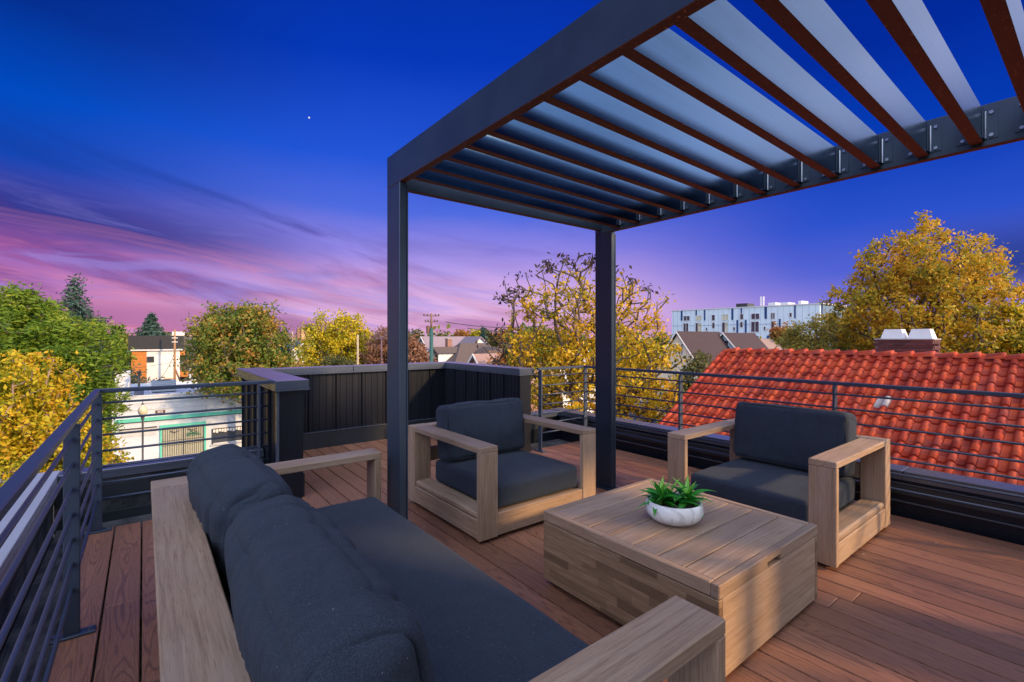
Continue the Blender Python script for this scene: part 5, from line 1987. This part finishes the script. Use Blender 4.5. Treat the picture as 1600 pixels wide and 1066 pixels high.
def tree(name, label, dist, blobs, trunk_px, n_twigs, n_leaves, leaf, mat, bark_m=bark, seed=1, cat='tree', group=None,
         trunk_r=0.2, flat=0.0, clump=0.45, aspect=1.7, dark=None, dark_mat=None, droop=0.0, bare=0, base_z=GZ, gap=0.0, z_fork=None, thin=None):
    """blobs: (px, py, rx_px, ry_px[, depth offset]) outline ellipsoids of the crown"""
    g = random.Random(seed)
    f_ = dist / 737
    base = P(trunk_px, dist, base_z)
    root_o = root(name, tuple(base), label, cat, group)
    ell = []
    for b_ in blobs:
        c = P(b_[0], dist + (b_[4] if len(b_) > 4 else 0), py=b_[1])
        ell.append((c, b_[2] * f_, b_[3] * f_))
    vol = [rx * rx * rz for _, rx, rz in ell]
    tw = []
    tries = 0
    while len(tw) < n_twigs and tries < n_twigs * 40:
        tries += 1
        c, rx, rz = g.choices(ell, vol)[0]
        v = Vector((g.gauss(0, 1), g.gauss(0, 1), g.gauss(0, 1))).normalized() * (g.random() ** 0.38)
        p_ = Vector((c.x + v.x * rx, c.y + v.y * rx, c.z + v.z * rz))
        if gap and noise.noise(p_ * (0.55 / max(.5, clump)) + Vector((seed * 3.3, 0, 0))) < -0.5 + gap:
            continue
        if p_.z < GZ + 1.5:
            continue
        tw.append(p_)
    zmin = min(c.z - rz for c, rx, rz in ell)
    zf = z_fork if z_fork is not None else max(GZ + 2.0, zmin + 0.5)
    top_c = max(ell, key=lambda e: e[1])[0]
    nodes = [Vector((base.x, base.y, base_z))]
    parent = [-1]
    load = [0]
    fork = Vector((base.x + (top_c.x - base.x) * .15, base.y + (top_c.y - base.y) * .15, zf))
    for k_ in range(1, 7):
        nodes.append(nodes[0].lerp(fork, k_ / 6))
        parent.append(k_ - 1)
    tw.sort(key=lambda q: (q - fork).length)
    arr = [tuple(n_) for n_ in nodes]
    cost = [0.0] * len(nodes)
    A = np.array(arr)
    K = np.array(cost)
    tips = []
    for q in tw:
        dd = np.linalg.norm(A - np.array(q), axis=1)
        up_pen = np.maximum(0, A[:, 2] - q.z) * 1.2
        j = int(np.argmin(dd + up_pen + K * 0.25 + (np.arange(len(A)) < 5) * 100))
        s_ = nodes[j]
        L = (q - s_).length
        n_ = max(1, min(4, int(L / 0.6)))
        prev = j
        newp, newk = [], []
        bow = Vector((g.uniform(-1, 1), g.uniform(-1, 1), g.uniform(-.2, .8))) * L * .06
        for k_ in range(1, n_ + 1):
            s2 = k_ / n_
            pt = s_.lerp(q, s2) + bow * (4 * s2 * (1 - s2))
            nodes.append(pt)
            parent.append(prev)
            newp.append(tuple(pt))
            newk.append(K[j] + L * s2)
            prev = len(nodes) - 1
        A = np.vstack([A, newp])
        K = np.concatenate([K, newk])
        tips.append(prev)
    wgt = np.zeros(len(nodes))
    for tpi in tips:
        wgt[tpi] += 1
    for k_ in range(len(nodes) - 1, 0, -1):
        wgt[parent[k_]] += wgt[k_]
    tot = max(1, wgt[0])
    rad = trunk_r * np.power(wgt / tot, 0.42) + 0.004
    # limbs as one mesh of tapered tubes, trunk separately
    limb = MB()
    min_r = 0.35 * dist / 737
    for k_ in range(7, len(nodes)):
        pr_ = parent[k_]
        limb.tube([nodes[pr_], nodes[k_]], [max(rad[k_] * 1.15, min_r) if pr_ > 6 else rad[k_] * 1.3, max(rad[k_], min_r)], 5 if rad[k_] < .05 else 7, cap=False)
    tk = MB()
    tk.tube(nodes[:7], [trunk_r * (1.35 if k_ == 0 else 1.1 - .02 * k_) for k_ in range(7)], 10)
    build('trunk', tk, bark_m, root_o, True)
    mk('limbs', limb.mesh(bark_m, True), (0, 0, 0), root_o)
    if bare < 1:
        T_ = [nodes[t_] for t_ in tips]
        per = max(1, int(n_leaves / len(T_)))
        keep, drk = [], []
        for q in T_:
            isd = dark is not None and dark(q)
            (drk if isd else keep).append(q)
        if keep:
            V, N = leaf_cloud(keep, [clump * g.uniform(.6, 1.35) for _ in keep], [max(1, int(per * g.uniform(.3, 1.7) * (1 if thin is None else min(1.6, max(thin[2], 1.6 * (thin[0] - q.z) / (thin[0] - thin[1])))))) for q in keep], leaf, seed + 5, flat, aspect, droop)
            me = quads_mesh(V, N, mat)
            mk('crown', me, (0, 0, 0), root_o)
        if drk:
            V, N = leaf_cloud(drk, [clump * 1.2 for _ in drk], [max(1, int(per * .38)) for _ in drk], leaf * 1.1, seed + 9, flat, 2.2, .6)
            mk('withered_backlit_leaves', quads_mesh(V, N, dark_mat), (0, 0, 0), root_o, label='dark withered leaves at the twig ends, backlit shade in their colour')
    return root_o


def spruce(name, label, dist, px, py_top, py_bot, half_px, n, mat, seed=1, group=None):
    g = np.random.default_rng(seed)
    f_ = dist / 737
    base = P(px, dist, GZ)
    top = EYE + (527 - py_top) * f_
    bot = max(GZ + 1.0, EYE + (527 - py_bot) * f_)
    R_ = half_px * f_
    r_ = root(name, tuple(base), label, 'tree', group)
    mb_ = MB()
    mb_.tube([(base.x, base.y, GZ), (base.x, base.y, top - .3)], [.25, .02], 8)
    build('trunk', mb_, bark, r_, True)
    cen, rad, cnt = [], [], []
    tiers = 22
    for k_ in range(tiers):
        s = (k_ + .5) / tiers
        z = top - (top - bot) * s
        rr_ = R_ * (s ** .8) * (1 + .2 * math.sin(k_ * 2.3))
        nb_ = int(5 + 12 * s)
        for j in range(nb_):
            a = g.uniform(0, 2 * math.pi)
            rj = rr_ * g.uniform(.75, 1.15)
            m_ = max(2, int(rj / (.35 + .02 * dist / 10)))
            for q in range(m_):
                t_ = (q + .6) / m_
                cen.append((base.x + math.cos(a) * rj * t_, base.y + math.sin(a) * rj * t_, z + .12 * R_ * (1 - t_) - .1 * R_ * t_ * t_))
                rad.append(.22 * max(1, R_ / 2))
    per = max(3, int(n / len(cen)))
    V, N = leaf_cloud(cen, rad, [per] * len(cen), .16 * dist / 45, seed, .3, 2.4, .25)
    mk('crown', quads_mesh(V, N, mat), (0, 0, 0), r_)
    return r_


# big sparse yellow tree, centre, close behind the deck
dT = 17.0
fT = dT / 737


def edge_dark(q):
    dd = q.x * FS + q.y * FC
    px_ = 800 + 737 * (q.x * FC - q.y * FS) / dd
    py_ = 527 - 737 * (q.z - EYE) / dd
    # withered rim, upper left and outer top; backlit shade put into its colour
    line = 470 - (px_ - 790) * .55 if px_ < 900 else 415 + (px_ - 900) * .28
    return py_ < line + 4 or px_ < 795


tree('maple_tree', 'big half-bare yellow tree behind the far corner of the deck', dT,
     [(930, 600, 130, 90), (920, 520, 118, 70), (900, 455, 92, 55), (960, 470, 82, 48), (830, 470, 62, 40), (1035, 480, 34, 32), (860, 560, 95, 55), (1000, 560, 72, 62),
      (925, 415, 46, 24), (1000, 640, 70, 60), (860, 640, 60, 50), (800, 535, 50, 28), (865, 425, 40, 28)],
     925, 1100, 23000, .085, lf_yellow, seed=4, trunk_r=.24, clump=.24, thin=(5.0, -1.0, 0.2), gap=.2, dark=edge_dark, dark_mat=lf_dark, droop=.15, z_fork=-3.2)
# two big ochre trees behind the tiled house
tree('pear_tree', 'tall ochre-yellow tree with pointed top behind the brick chimney', 27,
     [(1450, 500, 130, 80), (1440, 420, 92, 60), (1425, 370, 46, 32), (1510, 430, 55, 45), (1360, 470, 65, 50), (1480, 560, 120, 60), (1545, 500, 40, 70), (1380, 400, 28, 30), (1530, 390, 25, 28), (1445, 350, 20, 16), (1350, 415, 18, 20)],
     1440, 1300, 46000, .125, lf_ochre, seed=8, trunk_r=.28, clump=.4, gap=.38, z_fork=-3.0)
tree('pear_tree', 'lower olive-yellow tree left of the brick chimney, against the apartments', 33,
     [(1300, 540, 75, 45), (1270, 560, 60, 35), (1345, 520, 55, 50), (1250, 530, 28, 26), (1252, 490, 11, 12), (1232, 548, 20, 20)],
     1300, 420, 15000, .13, leafm('leaf_olive', [(0.12, .14, .03), (.24, .24, .05), (.40, .32, .06), (.50, .36, .08)]), seed=9, trunk_r=.2, clump=.5, gap=.1)
tree('pear_tree', 'yellow-green tree cut off by the right edge of the view', 24,
     [(1610, 520, 45, 55), (1640, 560, 70, 60), (1590, 490, 22, 20), (1605, 460, 20, 18)], 1630, 160, 6000, .16, lf_gold, seed=10, trunk_r=.2, clump=.45, gap=.1)
# left side
tree('locust_tree', 'large fine-leaved green tree filling the left edge', 27,
     [(40, 540, 110, 62), (100, 570, 80, 55), (-20, 500, 90, 52), (120, 520, 52, 30), (30, 640, 120, 70), (20, 480, 45, 25), (140, 640, 55, 60), (155, 565, 32, 26)],
     40, 900, 60000, .10, lf_green, seed=12, trunk_r=.3, clump=.5, gap=.2, flat=.55, aspect=3.2)
tree('maple_tree', 'bright yellow tree at lower left just outside the railing', 15.5,
     [(45, 600, 62, 45), (20, 660, 86, 62), (78, 672, 60, 50), (135, 715, 40, 50), (-40, 640, 60, 80), (60, 730, 110, 50), (20, 575, 42, 26)],
     40, 700, 24000, .09, leafm('leaf_orange_yellow', [(.07, .11, .012), (.20, .24, .015), (.46, .40, .018), (.62, .42, .02), (.45, .20, .02)]), seed=13, trunk_r=.2, clump=.32, bark_m=bark_lt)
spruce('spruce_tree', 'tall blue-green spruce rising behind the large green tree', 50, 118, 441, 640, 100, 26000, lf_spruce, 3)
spruce('spruce_tree', 'small dark spruce behind the black-topped town house', 92, 236, 493, 560, 40, 8000, lf_spruce, 4)
spruce('spruce_tree', 'blue-green conifer low between green tree and orange wall', 60, 182, 540, 640, 34, 7000, lf_spruce, 5)
spruce('spruce_tree', 'dark little spruce right of the orange-green tree', 68, 445, 514, 600, 18, 4000, lf_spruce, 6)
tree('linden_tree', 'thin brownish tree left of the orange cedar wall', 70, [(193, 555, 14, 36), (178, 535, 14, 20)], 190, 60, 2600, .3, lf_mixed, seed=14, clump=.9)
tree('ash_tree', 'broad green tree with orange tints behind the wing wall', 43,
     [(375, 530, 62, 45), (345, 505, 42, 28), (405, 500, 34, 24), (320, 575, 36, 28), (425, 545, 38, 36), (380, 585, 75, 40), (395, 480, 16, 12), (330, 545, 34, 22), (440, 590, 30, 30)],
     385, 700, 32000, .18, lf_mixed, seed=15, trunk_r=.3, clump=.75, gap=.22, bark_m=bark_lt)
tree('cottonwood_tree', 'bright gold tree at the centre left of the skyline', 62,
     [(510, 525, 36, 28), (550, 520, 30, 24), (525, 550, 52, 34), (500, 580, 42, 26), (555, 565, 34, 30), (512, 500, 22, 14), (548, 503, 20, 12), (478, 560, 14, 22)],
     530, 480, 20000, .22, lf_gold, seed=16, trunk_r=.35, clump=.9, gap=.15)
tree('shrub_tree', 'dark green bush at the foot of the gold tree', 56, [(525, 575, 28, 16)], 525, 50, 2600, .25, lf_dull, seed=17, clump=.8)
tree('oak_tree', 'pinkish-brown tree right of the gold tree', 60, [(590, 555, 24, 34), (612, 560, 22, 30), (600, 530, 16, 16)], 597, 110, 4200, .24, lf_brown, seed=18, clump=.8)
tree('bare_tree', 'leafless grey tree just left of the near pergola post', 58, [(597, 520, 18, 16), (585, 512, 8, 10)], 596, 80, 10, .1, lf_brown, seed=19, bark_m=plain('bark_mauve', (0.16, 0.10, 0.13), .9), bare=1, trunk_r=.09)
tree('oak_tree', 'pale brown tree between the post and the green pole', 50, [(650, 560, 22, 24), (664, 575, 16, 18), (640, 540, 18, 18)], 650, 110, 4600, .2, lf_brown, seed=20, clump=.6)
tree('oak_tree', 'rusty tree behind the brick outbuilding', 40, [(800, 565, 34, 16), (828, 560, 26, 14)], 812, 60, 1800, .18, lf_rusty, seed=22, clump=.5)
tree('elm_tree', 'orange-green tree partly hidden by the big yellow tree', 30, [(830, 530, 44, 20), (870, 545, 50, 26), (810, 548, 26, 12)], 850, 150, 5200, .17, lf_mixed, seed=23, clump=.5)
tree('shrub_tree', 'olive bush at the gable end of the tiled roof', 24, [(1088, 590, 26, 22), (1100, 570, 20, 12), (1075, 630, 40, 34)], 1090, 90, 4000, .13, lf_dull, seed=24, clump=.5)
# skyline trees beyond the houses
sky_trees = [(645, 516, 12, lf_dull, 'rounded green tree just right of the near post on the skyline'), (688, 522, 14, lf_dull, 'low green tree right behind the green pole'),
             (722, 517, 16, lf_rusty, 'small orange tree above the mauve roof'), (762, 515, 14, lf_dull, 'pair-wide green tree above the white cross gable'),
             (742, 520, 9, lf_gold, 'tiny yellow-green tree above the mauve roof ridge'), (790, 518, 16, lf_rusty, 'rust-coloured tree next to the little skyline spruce'),
             (618, 520, 14, lf_mixed, 'mixed green tree hidden mostly by the near post'), (455, 528, 16, lf_mixed, 'orange tree below the tall brick chimney'),
             (1040, 520, 18, lf_mixed, 'mixed tree left of the apartment block'), (1200, 532, 20, lf_gold, 'yellow tree at the foot of the apartment block'),
             (1222, 515, 9, lf_rusty, 'slim rusty tree standing before the apartment windows')]
for n_, (px_, pt, hw, mt_, lb) in enumerate(sky_trees):
    dd = 95 if px_ < 1100 else 70
    tree('distant_tree', lb, dd, [(px_, pt + hw * .75, hw, hw * .75), (px_ + hw * .5, pt + hw * 1.3, hw * .9, hw * .7), (px_ - hw * .4, pt + hw * 1.6, hw * .9, hw * .8)], px_, 34, 1500, .38, mt_,
         seed=40 + n_, clump=1.1, trunk_r=.25)
spruce('spruce_tree', 'little dark spruce on the skyline right of the cross gable', 85, 751 + 4, 513, 560, 10, 2200, lf_spruce, 7)
# far wooded belt that closes the view
g = np.random.default_rng(77)
cen, rad, cnt = [], [], []
for k in range(900):
    a = g.uniform(-1.05, 1.05)
    dd = g.uniform(150, 420)
    x_, y_ = dd * (FS * math.cos(a) + FC * math.sin(a)), dd * (FC * math.cos(a) - FS * math.sin(a))
    h_ = g.uniform(4, 11.0)
    for zz in np.linspace(1.5, h_, 4):
        cen.append((x_ + g.normal(0, 1.5), y_ + g.normal(0, 1.5), GZ + zz))
        rad.append(3.2)
        cnt.append(9)
V, N = leaf_cloud(cen, rad, cnt, 1.5, 5, 0, 1.3)
tag(mk('far_woods', quads_mesh(V, N, lf_mixed)), 'far autumn treetops closing the horizon', 'trees', kind='stuff')
# garden planting below, behind the parapets
cen, rad, cnt = [], [], []
for k in range(500):
    x_, y_ = g.uniform(-25, 60), g.uniform(53, 110)
    cen.append((x_, y_, GZ + g.uniform(.5, 3.0)))
    rad.append(1.6)
    cnt.append(14)
V, N = leaf_cloud(cen, rad, cnt, .5, 6, 0, 1.3)
tag(mk('garden_planting', quads_mesh(V, N, lf_dull)), 'garden shrubs between the houses', 'shrubs', kind='stuff')

# bits of leaf litter blown on to the boards
g = np.random.default_rng(5)
mb = MB()
for k in range(70):
    x_, y_ = g.uniform(-.2, 4.7), g.uniform(0.2, 4.4)
    if (TX0 - .1 < x_ < TX1 + .1 and TY0 - .1 < y_ < TY1 + .1) or (x_ < 1.3 and .5 < y_ < 3.2):
        continue
    a_ = g.uniform(0, 6.28)
    l_ = g.uniform(.004, .011)
    ca_, sa_ = math.cos(a_) * l_, math.sin(a_) * l_
    mb.add([(x_ - ca_, y_ - sa_, .002), (x_ + sa_ * .5, y_ - ca_ * .5, .004), (x_ + ca_, y_ + sa_, .003), (x_ - sa_ * .5, y_ + ca_ * .5, .0015)], [(0, 1, 2, 3)])
tag(mk('leaf_litter', mb.mesh(plain('dry_litter', (0.45, 0.38, 0.25), 0.9))), 'tiny pale scraps of leaf scattered on the deck boards', 'litter', kind='stuff')
